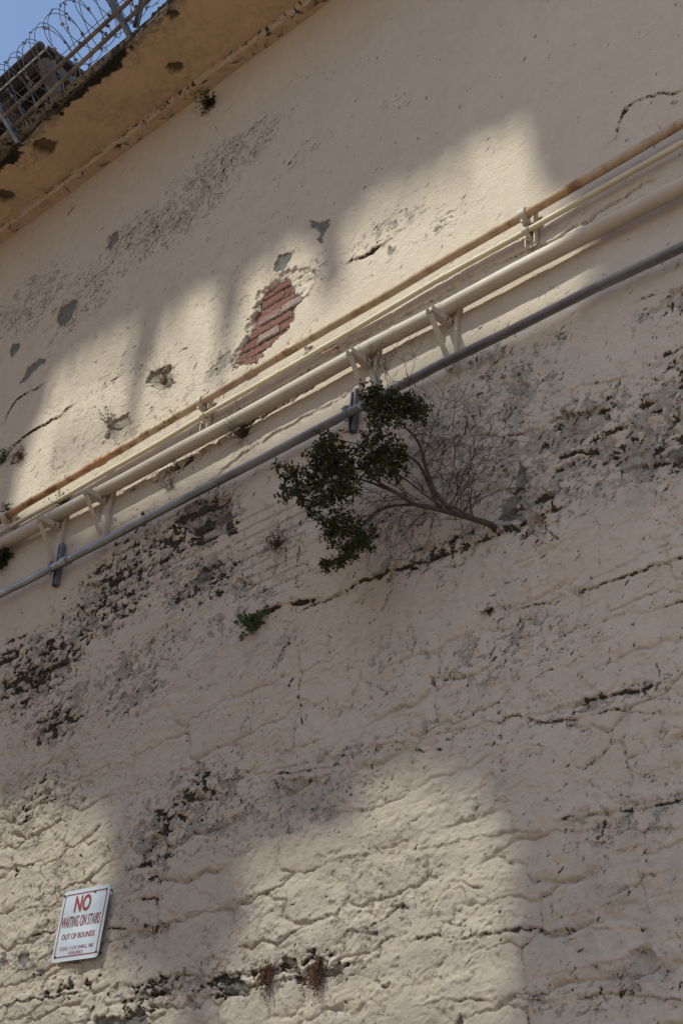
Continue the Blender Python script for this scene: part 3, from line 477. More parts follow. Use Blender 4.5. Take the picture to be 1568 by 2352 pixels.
def sun_mask():  # added out of view; openings cut to throw the sun patches
    """unseen wall added to mask the sun; its openings are shaped to lay sun patches on the peeling wall"""
    YD = 9.0; cell = 0.07
    def wshift(u, z): return u-0.5*YD, z+1.4*YD
    full = [[(15,1195),(45,1080),(92,960),(112,880),(185,805),(300,735),(355,735),(380,728),(420,690),(440,672),(512,658),(545,655),(590,615),(655,562),(745,560),(785,520),(850,462),(960,402),(1080,328),(1210,285),(1228,420),(1235,440),(1330,480),(1345,620),(1310,700),(1120,770),(870,900),(560,1045),(400,1120),(200,1200)]]
    part = [([(-30,1850),(150,1840),(250,1880),(255,2020),(250,2210),(420,2290),(430,2390),(-30,2390)], .62), ([(565,1985),(700,1950),(800,1930),(850,1800),(960,1790),(1100,1800),(1168,1950),(1168,2390),(480,2390),(500,2230),(575,2150)], .62)]
    bars = [([(342,680),(322,830)], .13), ([(316,840),(300,980)], .05), ([(530,590),(527,720)], .12), ([(526,700),(500,880)], .045), ([(762,470),(758,650)], .13), ([(110,800),(100,960)], .03), ([(640,560),(625,640)], .03)]
    def inside(P, x, y):
        c = np.zeros(x.shape, bool)
        for (x0,y0),(x1,y1) in zip(P, P[1:]+P[:1]):
            if y0 != y1: c ^= ((y0 > y) != (y1 > y)) & (x < (x1-x0)*(y-y0)/(y1-y0)+x0)
        return c
    xs = np.arange(-12.6-.5*YD, -2.4-.5*YD, cell); zs = np.arange(2.6+1.4*YD, 10.4+1.4*YD, cell)
    XX, Zz = np.meshgrid(xs+cell/2+.5*YD, zs+cell/2-1.4*YD); open_ = np.zeros(XX.shape, bool)
    for P in full: open_ |= inside([W(*p) for p in P], XX, Zz)
    for P, fr in part:
        i = inside([W(*p) for p in P], XX, Zz); jj, ii = np.meshgrid(np.arange(len(xs)), np.arange(len(zs)))
        open_ |= i & (((ii % 3) != 0) if fr < .7 else i)
    for P in [[(80,960),(185,800),(305,730),(302,850),(200,880),(100,935)],[(350,730),(440,690),(440,790),(330,840)],[(790,560),(800,500),(1080,325),(1110,430),(960,480),(850,540)],[(120,1000),(290,940),(290,1010),(110,1090)]]:
        jj, ii = np.meshgrid(np.arange(len(xs)), np.arange(len(zs))); open_ &= ~(inside([W(*p) for p in P], XX, Zz) & (jj % 3 == 0))
    for P, wd in bars:
        (x0,y0),(x1,y1) = [W(*p) for p in P]; L = (x1-x0)**2+(y1-y0)**2; tt = np.clip(((XX-x0)*(x1-x0)+(Zz-y0)*(y1-y0))/L, 0, 1)
        open_ &= ~(np.hypot(XX-x0-tt*(x1-x0), Zz-y0-tt*(y1-y0)) < wd)
    mbx = MB(); V = []; F = []
    for i in range(len(zs)):
        j = 0
        while j < len(xs):
            if open_[i, j]: j += 1; continue
            k = j
            while k < len(xs) and not open_[i, k]: k += 1
            x0, x1, z0, z1 = xs[j], xs[0]+k*cell, zs[i], zs[i]+cell
            n = len(V); V += [(x0,-YD,z0),(x1,-YD,z0),(x1,-YD,z1),(x0,-YD,z1),(x0,-YD-.02,z0),(x1,-YD-.02,z0),(x1,-YD-.02,z1),(x0,-YD-.02,z1)]
            F += [(n,n+3,n+2,n+1),(n+4,n+5,n+6,n+7),(n,n+1,n+5,n+4),(n+3,n+7,n+6,n+2),(n,n+4,n+7,n+3),(n+1,n+2,n+6,n+5)]; j = k
    mbx.add(V, F); xa, xb = xs[0], xs[0]+len(xs)*cell; za, zb = zs[0], zs[0]+len(zs)*cell; y0 = -YD-.15; top = ZTOP+.5+1.4*YD
    for (x0, x1, z0, z1) in [(xa-.4, xa, 0, top), (xb, xb+.4, 0, top), (xa, xb, 0, za), (xa, xb, zb, top)]:
        mbx.box(((x0+x1)/2, -YD-.15, (z0+z1)/2), (x1-x0)/2, .15, (z1-z0)/2)
    M_o = speckled('sun_mask_render', (0.60,0.45,0.32), (0.52,0.39,0.27), 1.2, (0.35,0.25,0.17), 6, (.55,.7), .95)
    o = mbx.build('sun_mask_wall', M_o); tag(o, 'tall unseen wall added to mask the sun, its openings shaped for the sun patches', 'building')
sun_mask()

# ---------------------------------------------------------------- pipes
M_rust = speckled('rusty_pipe_paint', (0.40,0.225,0.12), (0.45,0.35,0.25), 1.1, (0.19,0.085,0.04), 9, (.45,.60), .8, 0, .5, .003, 50, (1,1,1))
_t = M_rust.node_tree; _b = _t.nodes['Principled BSDF']; _c = _b.inputs['Base Color'].links[0].from_socket; _v = coord(_t); _sx = _t.nodes.new('ShaderNodeSeparateXYZ'); _t.links.new(_v, _sx.inputs[0])
_p = ramp(_t, nnoise(_t, 3, 5, .7, _v), .3, .7); col(_t, _b, mix(_t, mul(_t, ramp(_t, _sx.outputs[0], -7.8, -6.4, 0, .85), _p), _c, (0.38, 0.29, 0.21)))
M_cream = speckled('cream_pipe_paint', (0.52,0.45,0.33), (0.47,0.40,0.29), 5, (0.36,0.27,0.17), 22, (.62,.72), .6, 0, .2, .002, 60)
M_big = speckled('beige_pipe_paint', (0.44,0.375,0.31), (0.40,0.34,0.28), 4, (0.16,0.12,0.09), 20, (.70,.74), .55, 0, .2, .002, 70)
M_galv = speckled('galvanised_steel', (0.25,0.255,0.26), (0.17,0.175,0.185), 6, (0.42,0.42,0.41), 30, (.6,.75), .34, .8, .2, .001, 60, (1,1,1))
M_strut = speckled('strut_steel', (0.20,0.215,0.235), (0.13,0.14,0.155), 8, (0.30,0.30,0.29), 30, (.6,.75), .5, .6, .2, .001, 60)
M_brk = speckled('bracket_paint', (0.46,0.39,0.32), (0.41,0.345,0.28), 8, (0.24,0.15,0.09), 25, (.64,.72), .75, 0, .3, .002, 60)
def pline(pts, off):
    P = [at(x, y, off) for x, y in pts]
    d0 = _n(P[1]-P[0]); d1 = _n(P[-1]-P[-2]); return [P[0]-d0*9]+P+[P[-1]+d1*8]
def along(P, x, off):
    """point on the pipe line seen above picture column x"""
    best = None
    for a, b in zip(P, P[1:]):
        for tt in np.linspace(0, 1, 400):
            p = a+(b-a)*tt; c = MW.T @ (p-CAM)
            if c[2] > -.5: continue
            px = CX+FP*c[0]/-c[2]
            if best is None or abs(px-x) < best[0]: best = (abs(px-x), p, _n(b-a))
    return best[1], best[2]
def densify(P, step=.5, wob=.004, seed=0):
    r = np.random.default_rng(seed); out = []
    for a, b in zip(P, P[1:]):
        n = max(1, int(np.linalg.norm(b-a)/step)); out += [a+(b-a)*i/n+r.normal(0, wob, 3)*(1,.3,1) for i in range(n)]
    return out+[P[-1]]
def pipe(name, pts, off, rad, mat, label, joints, jr, jl, seed):
    P = pline(pts, off); dp = densify(P, seed=seed); e = empty(name, tuple(at(pts[0][0], pts[0][1], off)), label, 'pipe')
    MB().tube(dp, rad, 20).build('tube', mat, e, True)
    for x in joints:
        p, d = along(dp, x, off); L = jl/2
        prof = [(-L, rad), (-L+.002, rad*jr), (-L*.5, rad*jr*1.02), (L*.5, rad*jr*1.02), (L-.002, rad*jr), (L, rad)]
        MB().tube([p+d*a for a, _ in prof], [r for _, r in prof], 20).build('coupling', mat, e, True)
    return dp
rustP = pipe('rusty_pipe', [(72,1152),(505,897),(1190,500),(1568,281)], .085, .0275, M_rust, 'rust stained tan pipe, highest of the four pipes on the wall', [575, 230], 1.22, .085, 1)
creamP = pipe('slim_pipe', [(40,1203),(500,938),(1000,648),(1568,326)], .060, .0168, M_cream, 'slim cream pipe directly below the rust stained pipe', [1018, 640], 1.18, .05, 2)
bigP = pipe('thick_pipe', [(48,1227),(288,1100),(855,795),(1568,424)], .075, .047, M_big, 'thick beige pipe carried on four triangular brackets', [910], 1.035, .05, 3)
greyP = pipe('grey_conduit', [(48,1340),(240,1243),(1009,838),(1568,565)], .085, .0275, M_galv, 'grey galvanised steel pipe, lowest of the four pipes', [150, 843], 1.2, .10, 4)
M_scar = speckled('bare_primer', (0.07,0.085,0.085), (0.10,0.10,0.09), 20)
thick = bpy.data.objects['thick_pipe']
# paint scars along the crown of the thick pipe
for x, y in [(1302,538),(1310,534),(1333,522),(1353,513),(1374,505),(1381,500),(1397,492),(1431,478),(1444,470),(1453,466),(1468,457),(1477,452),(1263,566),(1190,600),(1200,594),(1568,400)]:
    p, d = along(bigP, x, .075); up = _n(np.array((0,-.62,.79))); n_ = _n(np.cross(d, up)); ctr = p+up*.0476; s_ = random.uniform(.6,1.5)
    k = 9; V = [ctr+up*.001]+[ctr+d*math.cos(a*2*math.pi/k)*.022*s_*random.uniform(.7,1.2)+n_*math.sin(a*2*math.pi/k)*.008*random.uniform(.6,1.2) for a in range(k)]
    mb = MB(); mb.add(V, [(0, 1+i, 1+(i+1) % k) for i in range(k)]); mb.build('paint_scar', M_scar, thick)

# ---------------------------------------------------------------- clamps and brackets
def clamp(x, label):
    a, d = along(rustP, x, .085); b, _ = along(creamP, x+6, .06); e = empty('pipe_clamp', (a[0], 0, b[2]-.1), label, 'clamp', 'painted clamps holding the two upper pipes')
    px = np.array((1,0,0.))
    for nm, c, r, wd in (('large_strap', a, .0275, .050), ('small_strap', b, .0168, .040)):
        m = MB(); n = 22
        for s0 in (0,):
            V = []; 
            for i in range(n+1):
                t = R(-95+i*(285/n)); o_ = np.array((0, -math.cos(t), math.sin(t)))
                for sx in (-1, 1):
                    for rr in (r+.001, r+.010): V.append(c+px*sx*wd/2+o_*rr)
            F = []
            for i in range(n):
                q = i*4; F += [(q+1,q+5,q+7,q+3),(q,q+2,q+6,q+4),(q,q+4,q+5,q+1),(q+2,q+3,q+7,q+6)]
            F += [(0,1,3,2),(n*4,n*4+2,n*4+3,n*4+1)]; m.add(V, F)
        # tail of the strap runs down and back to the plate
        t0 = c+np.array((0, -.2*r, -r-.005)); t1 = np.array((c[0], -.028, c[2]-r-.035)); m.bar(t0, t1, wd, .008, px)
        m.build(nm, M_brk, e)
    zc0, zc1 = b[2]-.10, a[2]+.045
    m = MB(); m.box((a[0]+.012, -.022, (zc0+zc1)/2), .036, .004, (zc1-zc0)/2); m.box((a[0]-.020, -.036, (zc0+zc1)/2), .004, .016, (zc1-zc0)/2); m.box((a[0]+.045, -.036, (zc0+zc1)/2), .004, .016, (zc1-zc0)/2)
    m.build('back_plate', M_brk, e)
    MB().tube([(b[0], -.075, b[2]-.055), (b[0], -.02, b[2]-.055)], .009, 6).build('bolt', M_brk, e); MB().tube([(a[0], -.11, a[2]-.056), (a[0], -.03, a[2]-.056)], .009, 6).build('bolt', M_brk, e)
clamp(1203, 'painted double clamp on the two upper pipes, farthest right above the sunlit strip')
clamp(462, 'painted double clamp on the two upper pipes near the dry twiggy tuft')
clamp(14, 'painted double clamp on the two upper pipes at the left picture edge')
def bracket(tx, ty, label, long_=1.0):
    tip = at(tx, ty, .205); e = empty('pipe_bracket', (tip[0], 0, tip[2]-.3), label, 'bracket', 'triangular steel brackets under the thick pipe')
    zt = tip[2]; X0 = tip[0]; w_ = .022; q, _ = along(bigP, tx+25, .075); 
    m = MB()
    m.box((X0-w_, -.106, zt), .003, .100, .020); m.box((X0+w_, -.106, zt), .003, .100, .020); m.box((X0, -.106, zt-.019), w_-.004, .098, .003)
    m.build('arm', M_brk, e)
    m = MB(); m.bar((X0+.002, -.194, zt-.026), (X0+.002, -.030, zt-.27), .032, .010); m.build('brace', M_brk, e)
    m = MB(); m.box((X0+.05, -.018, zt-.115), .010, .014, .255*long_); m.box((X0-.0, -.015, zt-.12), .032, .004, .20); m.build('back_plate', M_brk, e)
    for yy in (-.075, -.035): MB().tube([(X0+w_+.002, yy, zt-.004), (X0+w_+.007, yy, zt-.004)], .0085, 10).build('bolt_hole', M_scar, e)
    # band over the pipe
    m = MB(); n = 26; V = []; F = []; d = _n(np.array((1, 0, .0))); c = q.copy(); c[0] = X0+.035
    cc, _ = along(bigP, tx+32, .075)
    for i in range(n+1):
        t = 2*math.pi*i/n; o_ = np.array((0, math.cos(t), math.sin(t)))
        for sx in (-1, 1): V.append(cc+px_(sx*.014)+o_*.0492)
    for i in range(n): F.append((i*2, i*2+1, i*2+3, i*2+2))
    m.add(V, F); m.build('band', M_brk, e)
def px_(v): return np.array((v, 0, 0))
bracket(985, 709, 'triangular bracket under the thick pipe, farthest right in full sun'); bracket(801, 806, 'triangular bracket under the thick pipe just above the bush crown')
bracket(196, 1127, 'triangular bracket under the thick pipe, second from the left edge'); bracket(89, 1190, 'triangular bracket under the thick pipe, leftmost, above a grey channel')
def channel(x, ytop, ybot, label):
    p, d = along(greyP, x, .085); top = at(x+4, ytop, .03); bot = at(x-4, ybot, .03); X0 = p[0]; zt, zb = top[2], bot[2]
    e = empty('strut_channel', (X0, 0, zb), label, 'channel', 'grey steel channels behind the lowest pipe')
    m = MB(); zc = (zt+zb)/2; hz = (zt-zb)/2
    m.box((X0, -.012, zc), .019, .002, hz)
    for sx in (-1, 1): m.box((X0+sx*.0205, -.028, zc), .0015, .018, hz); m.box((X0+sx*.0155, -.0475, zc), .006, .0015, hz)
    m.build('channel', M_strut, e)
    m = MB(); n = 24; V = []; F = []
    for i in range(n+1):
        t = 2*math.pi*i/n; o_ = np.array((0, math.cos(t), math.sin(t)))
        for sx in (-1, 1): V.append(p+px_(sx*.016)+o_*.0295)
    for i in range(n): F.append((i*2, i*2+1, i*2+3, i*2+2))
    m.add(V, F); m.box(p+np.array((-.01,-.012,.040)), .012, .006, .014); m.tube([p+np.array((-.035,-.012,.042)), p+np.array((.02,-.012,.042))], .008, 6)
    m.box(p+np.array((0,.0,-.038)), .014, .005, .014); m.build('pipe_strap', M_strut, e)
channel(797, 905, 1000, 'grey steel channel strapped to the lowest pipe beside the bush'); channel(118, 1262, 1352, 'grey steel channel strapped to the lowest pipe near the left edge')

# ---------------------------------------------------------------- sign
def zs(x, y): return ((150+x*300/1568)*.6272, (3180+y*380/1986)*.6272)
def sign():
    off = .045; c4 = [at(*zs(*p), off) for p in [(225,1815),(1105,1700),(1315,300),(425,470)]]   # bl br tr tl
    bl, br, tr, tl = c4; ctr = sum(c4)/4; e = empty('warning_sign', tuple(ctr), 'white metal sign with red rule and lettering NO WAITING ON STAIRS', 'sign')
    M_p = speckled('sign_white', (0.56,0.61,0.66), (0.50,0.55,0.60), 5, (0.42,0.42,0.40), 30, (.66,.74), .45, 0, .1, .001, 40)
    M_r = speckled('sign_red', (0.30,0.028,0.025), (0.24,0.028,0.025), 12, None, 30, (.6,.7), .5)
    M_s = speckled('screw_steel', (0.12,0.11,0.10), (0.07,0.06,0.05), 40, None, 30, (.6,.7), .5, .7)
    U_ = (br-bl+tr-tl)/2; V_ = (tl-bl+tr-br)/2; wdt = np.linalg.norm(U_); hgt = np.linalg.norm(V_); U_ = U_/wdt; V_ = _n(V_-U_*V_.dot(U_)); N_ = np.cross(U_, V_)
    if N_[1] > 0: N_ = -N_
    def P(a, b, o=0): return ctr+U_*a+V_*b+N_*o
    def rr(hw, hh, r, n=6):
        pts = []
        for cx_, cy_, a0 in ((hw-r,hh-r,0),(-hw+r,hh-r,90),(-hw+r,-hh+r,180),(hw-r,-hh+r,270)):
            for i in range(n+1): a = R(a0+90*i/n); pts.append((cx_+r*math.cos(a), cy_+r*math.sin(a)))
        return pts
    hw, hh = wdt/2, hgt/2; o1 = rr(hw, hh, .026); n = len(o1); m = MB()
    m.add([P(a,b,.0) for a,b in o1]+[P(a,b,-.003) for a,b in o1], [tuple(range(n)), tuple(range(2*n-1,n-1,-1))]+[(i,(i+1)%n,n+(i+1)%n,n+i) for i in range(n)]); m.build('panel', M_p, e)
    a_ = rr(hw-.019, hh-.024, .022); b_ = rr(hw-.027, hh-.031, .016); m = MB()
    m.add([P(a,b,.0012) for a,b in a_]+[P(a,b,.0012) for a,b in b_], [(i,(i+1)%n,n+(i+1)%n,n+i) for i in range(n)]); m.build('border', M_r, e)
    def local(x, y):
        r = ray(*zs(x, y)); t = (ctr-CAM).dot(N_)/r.dot(N_); q = CAM+r*t-ctr; return q.dot(U_), q.dot(V_)
    def text(s_, bl_, tr_, bold=0.0, extra=1.0):
        cu = bpy.data.curves.new('lettering', 'FONT'); cu.body = s_; cu.offset = bold; cu.resolution_u = 6
        tmp = bpy.data.objects.new('tmp', cu); C.objects.link(tmp); bpy.context.view_layer.update()
        me = bpy.data.meshes.new_from_object(tmp.evaluated_get(bpy.context.evaluated_depsgraph_get())); bpy.data.objects.remove(tmp)
        vs = [v.co.copy() for v in me.vertices]; x0 = min(v.x for v in vs); x1 = max(v.x for v in vs); y0 = min(v.y for v in vs); y1 = max(v.y for v in vs)
        A0 = local(*bl_); A1 = local(*tr_)
        for v in me.vertices:
            a = A0[0]+(v.co.x-x0)/(x1-x0)*(A1[0]-A0[0]); b = A0[1]+(v.co.y-y0)/(y1-y0)*(A1[1]-A0[1]); v.co = Vector(P(a, b, .0018))
        me.materials.clear(); me.materials.append(M_r); o = bpy.data.objects.new('lettering', me); C.objects.link(o); o.parent = e; o.matrix_parent_inverse = Matrix.Translation(-Vector(e.location))
    text('NO', (622,858), (992,484), .030); text('WAITING ON STAIRS', (378,1170), (1157,833), .008); text('OUT OF BOUNDS', (385,1390), (1040,1183), .012)
    text('CDC 115 WILL BE', (352,1594), (1008,1436), .006); text('ISSUED', (522,1660), (803,1566), .006)
    for x, y in [(1045,448),(460,543),(1060,1603),(272,1713),(1268,392)]:
        a, b = local(x, y); m = MB(); r_ = .0085 if x < 1200 else .005; m.tube([P(a,b,-.04), P(a,b,.001), P(a,b,.004), P(a,b,.006)], [.004, r_, r_, r_*.6], 12); m.build('screw', M_s, e)
sign()
# old bolt with its rust
bp = at(385, 2128, .0); m = MB(); m.tube([bp+(0,.03,.0), bp+(0,-.03,0), bp+(.0,-.045,-.003)], [.014,.014,.011], 10); m.tube([bp+(0,-.036,-.01), bp+(.004,-.040,-.05)], .009, 8)
M_bolt = speckled('rusty_iron', (0.26,0.15,0.08), (0.42,0.34,0.26), 20, (0.12,0.06,0.03), 30, (.5,.6)); tag(m.build('rusty_bolt', M_bolt), 'small rusty bolt stub sticking out of the wall right of the sign', 'bolt')

# ---------------------------------------------------------------- bush growing from the ledge
M_leaf = speckled('bush_leaf', (0.044,0.050,0.014), (0.020,0.026,0.009), 14, (0.075,0.078,0.026), 40, (.55,.65), .7, spec=.1)
M_bark = speckled('bush_bark', (0.045,0.030,0.025), (0.075,0.054,0.044), 12, (0.03,0.022,0.02), 30)
M_dry = speckled('dry_stem', (0.20,0.15,0.09), (0.13,0.095,0.06), 20)
M_red = speckled('dry_red_weed', (0.16,0.075,0.04), (0.10,0.05,0.03), 20)
M_green = speckled('weed_leaf', (0.075,0.105,0.035), (0.045,0.065,0.025), 20, (0.12,0.12,0.05), 40, (.55,.65), .6)
def smooth_path(P, n=5):
    P = [np.array(p, float) for p in P]; out = []
    for i in range(len(P)-1):
        p0, p1, p2, p3 = P[max(i-1,0)], P[i], P[i+1], P[min(i+2,len(P)-1)]
        for k in range(n):
            t = k/n; out.append(.5*((2*p1)+(-p0+p2)*t+(2*p0-5*p1+4*p2-p3)*t*t+(-p0+3*p1-3*p2+p3)*t**3))
    return out+[P[-1]]
def leaf(mb, p, d, up, L, wd):
    d = _n(d); s_ = np.cross(d, up); 
    if np.linalg.norm(s_) < 1e-3: s_ = np.cross(d, (1,0,0))
    s_ = _n(s_); n_ = np.cross(s_, d)
    k = len(mb.V); mb.V += [tuple(p), tuple(p+d*L*.45+s_*wd+n_*wd*.35), tuple(p+d*L), tuple(p+d*L*.45-s_*wd+n_*wd*.35)]; mb.F += [(k,k+1,k+2),(k,k+2,k+3)]
def bush():
    base = at(1140, 1224, 0); e = empty('wall_bush', tuple(base), 'dark leafy bush with bare fanning twigs rooted on a wall ledge', 'bush')
    rr = np.random.default_rng(5)
    limbs = [([(1142,1226,-.04),(1128,1206,.06),(1085,1192,.14),(1010,1172,.22),(950,1155,.28),(905,1130,.33),(870,1105,.38),(845,1085,.42)], .027, .006),
     ([(1040,1182,.18),(1000,1130,.22),(978,1070,.27),(962,1020,.33),(940,990,.38),(915,965,.42)], .017, .006), ([(1010,1172,.22),(985,1110,.24),(960,1065,.28),(925,1040,.33),(895,1030,.38)], .014, .005),
     ([(985,1165,.24),(940,1158,.24),(890,1165,.28),(855,1185,.33),(825,1215,.38)], .013, .005), ([(905,1130,.33),(850,1110,.36),(800,1095,.40),(760,1080,.45)], .012, .004), ([(870,1105,.38),(855,1060,.42),(850,1030,.44),(780,1010,.46)], .009, .004),
     ([(1085,1192,.14),(1040,1165,.2),(1000,1155,.25),(930,1100,.3),(885,1075,.35)], .011, .004), ([(800,1095,.40),(750,1110,.42),(700,1120,.45),(655,1080,.46)], .008, .003)]
    m = MB()
    for P, r0, r1 in limbs:
        pts = smooth_path([at(x+rr.normal(0,1.5), y+rr.normal(0,1.5), o) for x, y, o in P]); n = len(pts); m.tube(pts, [.78*(r0+(r1-r0)*(i/(n-1))**.8) for i in range(n)], 8)
    m.build('trunk', M_bark, e, True)
    m = MB()
    def twig(x0, y0, o0, ang, L, r=.0026, depth=0, bend=None):
        bend = rr.normal(0, .9) if bend is None else bend; x, y, o = x0, y0, o0; P = []
        n = 7
        for i in range(n+1):
            P.append(at(x, y, max(o, .01))); a = ang+bend*(i/n); x += math.cos(a)*L/n+rr.normal(0,.8); y -= math.sin(a)*L/n+rr.normal(0,.8); o += rr.normal(.006,.012)
            if depth < 2 and i > 1 and rr.random() < .42: twig(x, y, o, a+rr.choice([-1,1])*rr.uniform(.35,.9), L*rr.uniform(.3,.6), r*.7, depth+1)
        m.tube(P, [r*(1-.6*i/n) for i in range(n+1)], 4, False)
    for k in range(15): t = rr.random(); twig(1095-95*t, 1194-25*t, .12+.1*t, rr.uniform(.25, 1.9)+.7*t, rr.uniform(70,190), .0032)
    for k in range(9): t = rr.random(); twig(1000-30*t, 1130-90*t, .25, rr.uniform(.1, 1.3), rr.uniform(60,150))
    for k in range(10): t = rr.random(); twig(962-40*t, 1020-50*t, .34, rr.uniform(-.3, 1.2), rr.uniform(40,90), .0024)
    for k in range(9): t = rr.random(); twig(1080-190*t, 1190-25*t, .2, rr.uniform(3.3, 4.9), rr.uniform(40,110), .0022)
    for k in range(12): t = rr.random(); twig(980-120*t, 1150-20*t, .28, rr.uniform(2.3, 3.4), rr.uniform(60,130), .0024)
    for k in range(8): twig(rr.uniform(850,960), rr.uniform(870,910), .4, rr.uniform(1.0, 2.4), rr.uniform(30,75), .0022)
    for k in range(6): twig(rr.uniform(845,900), rr.uniform(1180,1230), .3, rr.uniform(4.2,5.4), rr.uniform(50,90), .002)
    m.build('twigs', M_bark, e)
    m = MB(); tw = MB()
    clumps = [(905,935,52,32,1.0),(870,915,35,28,.8),(940,935,38,26,.8),(965,950,22,20,.4),(885,965,38,22,.7),(850,900,22,18,.3),(870,1035,42,38,1.0),(890,1065,36,30,.7),(850,1000,24,22,.4),(840,1075,35,28,.6),
      (770,1045,42,42,1.0),(755,1090,48,45,1.1),(790,1120,28,38,.8),(735,1060,28,36,.7),(720,1130,36,32,.6),(690,1115,38,30,.55),(668,1085,24,16,.3),(650,1072,16,7,.2),(668,1140,24,16,.3),(745,1170,34,28,.6),(745,1010,20,18,.4),(795,1225,42,32,1.0),(835,1225,24,28,.7),(770,1205,30,30,.7),(820,1258,30,20,.5),(765,1285,24,14,.35),(750,1298,12,8,.2),(795,1275,28,14,.4),(915,1090,20,14,.3),(925,1040,14,16,.2)]
    for cx_, cy_, rx, ry, dn in clumps:
        rx *= 1.08; ry *= 1.08; nb = int(18*dn*(rx*ry)/900)+5; o0 = .30+.12*min(1, (1000-cx_)/300)
        for k in range(nb):
            th = rr.uniform(0, 6.283); q = rr.random()**.5; ex, ey = cx_+rx*q*1.15*math.cos(th), cy_+ry*q*1.15*math.sin(th); off = o0+rr.uniform(-.09, .11)
            b0 = at(cx_+(ex-cx_)*.3, cy_+(ey-cy_)*.3+4, o0); tip = at(ex, ey, off); tw.tube([b0, (b0+tip)/2+rr.normal(0,.008,3), tip], [.002,.0015,.001], 3, False)
            dv = _n(tip-b0+rr.normal(0,.02,3)); s0 = 1.0
            for j in range(rr.integers(14, 24)):
                p = tip+dv*rr.uniform(-.045, .025)+rr.normal(0, .010, 3); d = _n(dv*.6+rr.normal(0, .7, 3)); leaf(m, p, d, rr.normal(0,1,3), rr.uniform(.014,.034), rr.uniform(.004,.0095))
    tw.build('sprigs', M_bark, e); m.build('foliage', M_leaf, e)
bush()

def tuft(name, x, y, label, cat, mat, n, L, wd=.002, off=.01, spread=1.0, down=0.0, up=.6, group=None, leaves=0, leafmat=None, seed=0, leafL=.02, leafW=.006, stemmat=None):
    """a small plant rooted in the wall: thin curving stems, optionally with leaves"""
    rr = np.random.default_rng(seed); b = at(x, y, 0); e = empty(name, tuple(b), label, cat, group); m = MB(); lf = MB()
    for k in range(n):
        d = _n(np.array((rr.normal(0,.7)*spread, -abs(rr.normal(.6,.35)), up+rr.normal(0,.55)*spread))); l = L*rr.uniform(.45,1.1); P = []; p = b+np.array((rr.normal(0,.012), -off*.3+.01, rr.normal(0,.008)))
        cur = rr.normal(0,.5,3)*.8+np.array((0,0,-down)); ns = 6
        for i in range(ns+1):
            P.append(p.copy()); d = _n(d+cur/ns*.9); p = p+d*l/ns; p[1] = min(p[1], -.004)
        m.tube(P, [wd*(1-.65*i/ns) for i in range(ns+1)], 4, False)
        for j in range(leaves):
            i = rr.integers(1, ns+1); leaf(lf, P[i]+rr.normal(0,.006,3), rr.normal(0,1,3)+d, rr.normal(0,1,3), leafL*rr.uniform(.6,1.2), leafW*rr.uniform(.6,1.2))
    m.build('stems', stemmat or mat, e)
    if leaves: lf.build('leaves', leafmat or mat, e)
tuft('leafy_weed', 490, 232, 'small dark green weed hanging just below the ledge moulding', 'weed', M_bark, 26, .16, .0015, leaves=22, leafmat=M_leaf, spread=.8, up=-.5, seed=1, leafL=.022, leafW=.007)
tuft('leafy_weed', 478, 210, 'tiny brownish sprig on the moulding right above the hanging weed', 'weed', M_dry, 14, .07, .0015, leaves=10, leafmat=M_green, seed=2)
tuft('dry_grass_tuft', 378, 880, 'straw coloured tuft in a sunlit hollow left of the bare bricks', 'dry plant', M_dry, 90, .22, .0011, spread=.9, up=.5, seed=3)
tuft('dry_grass_tuft', 250, 975, 'thin dry tuft above a broken hollow, left in the sunlit area', 'dry plant', M_dry, 26, .16, .0011, spread=.8, up=.7, leaves=3, leafmat=M_green, seed=4)
tuft('dry_twig_tuft', 562, 1004, 'brown twiggy tuft between the thick pipe and the grey pipe', 'dry plant', M_bark, 95, .26, .0014, spread=1.0, up=.7, seed=5)
tuft('dry_twig_tuft', 556, 1010, 'few long drooping bare stems below the brown twiggy tuft', 'dry plant', M_bark, 9, .34, .0014, spread=1.1, down=1.3, up=-.1, seed=6)
tuft('leafy_weed', 590, 1440, 'bright green weed in a crack at the end of a short ledge', 'weed', M_green, 34, .13, .0016, leaves=16, leafmat=M_green, spread=.9, up=.3, seed=7, leafL=.03, leafW=.009)
tuft('dry_red_weed', 640, 1255, 'reddish brown dry weed on painted brickwork left of the bush', 'dry plant', M_red, 40, .14, .0015, spread=.7, up=.6, leaves=8, leafmat=M_red, seed=8, leafL=.012, leafW=.004)
tuft('leafy_weed', 8, 1292, 'green weed at the left edge between thick and grey pipes', 'weed', M_green, 40, .15, .0018, leaves=16, leafmat=M_leaf, spread=.9, up=.2, seed=9, leafL=.03, leafW=.009)
tuft('leafy_weed', 12, 1055, 'dull green weed at the left edge above the rust stained pipe', 'weed', M_green, 24, .12, .0015, leaves=10, leafmat=M_green, spread=.9, up=.3, seed=10)
tuft('dry_red_weed', 48, 1052, 'brown seedy weed next to the green one above the rusty pipe', 'dry plant', M_red, 26, .10, .0015, leaves=12, leafmat=M_red, spread=.6, up=.2, seed=11, leafL=.012, leafW=.005)
tuft('leafy_weed', 150, 1158, 'low green sprout tucked behind the slim pipe near the left edge', 'weed', M_green, 26, .12, .0016, leaves=9, leafmat=M_green, spread=1.2, up=.4, seed=12)
tuft('dry_red_weed', 392, 1125, 'sparse rusty weed with thin stems just above the grey pipe', 'dry plant', M_red, 26, .16, .0013, spread=.9, up=.7, leaves=3, leafmat=M_red, seed=13, leafL=.012, leafW=.004)
tuft('dry_red_weed', 20, 1178, 'dark dry weed behind the left end clamp', 'dry plant', M_red, 20, .10, .0015, leaves=8, leafmat=M_bark, spread=.9, up=.5, seed=14)
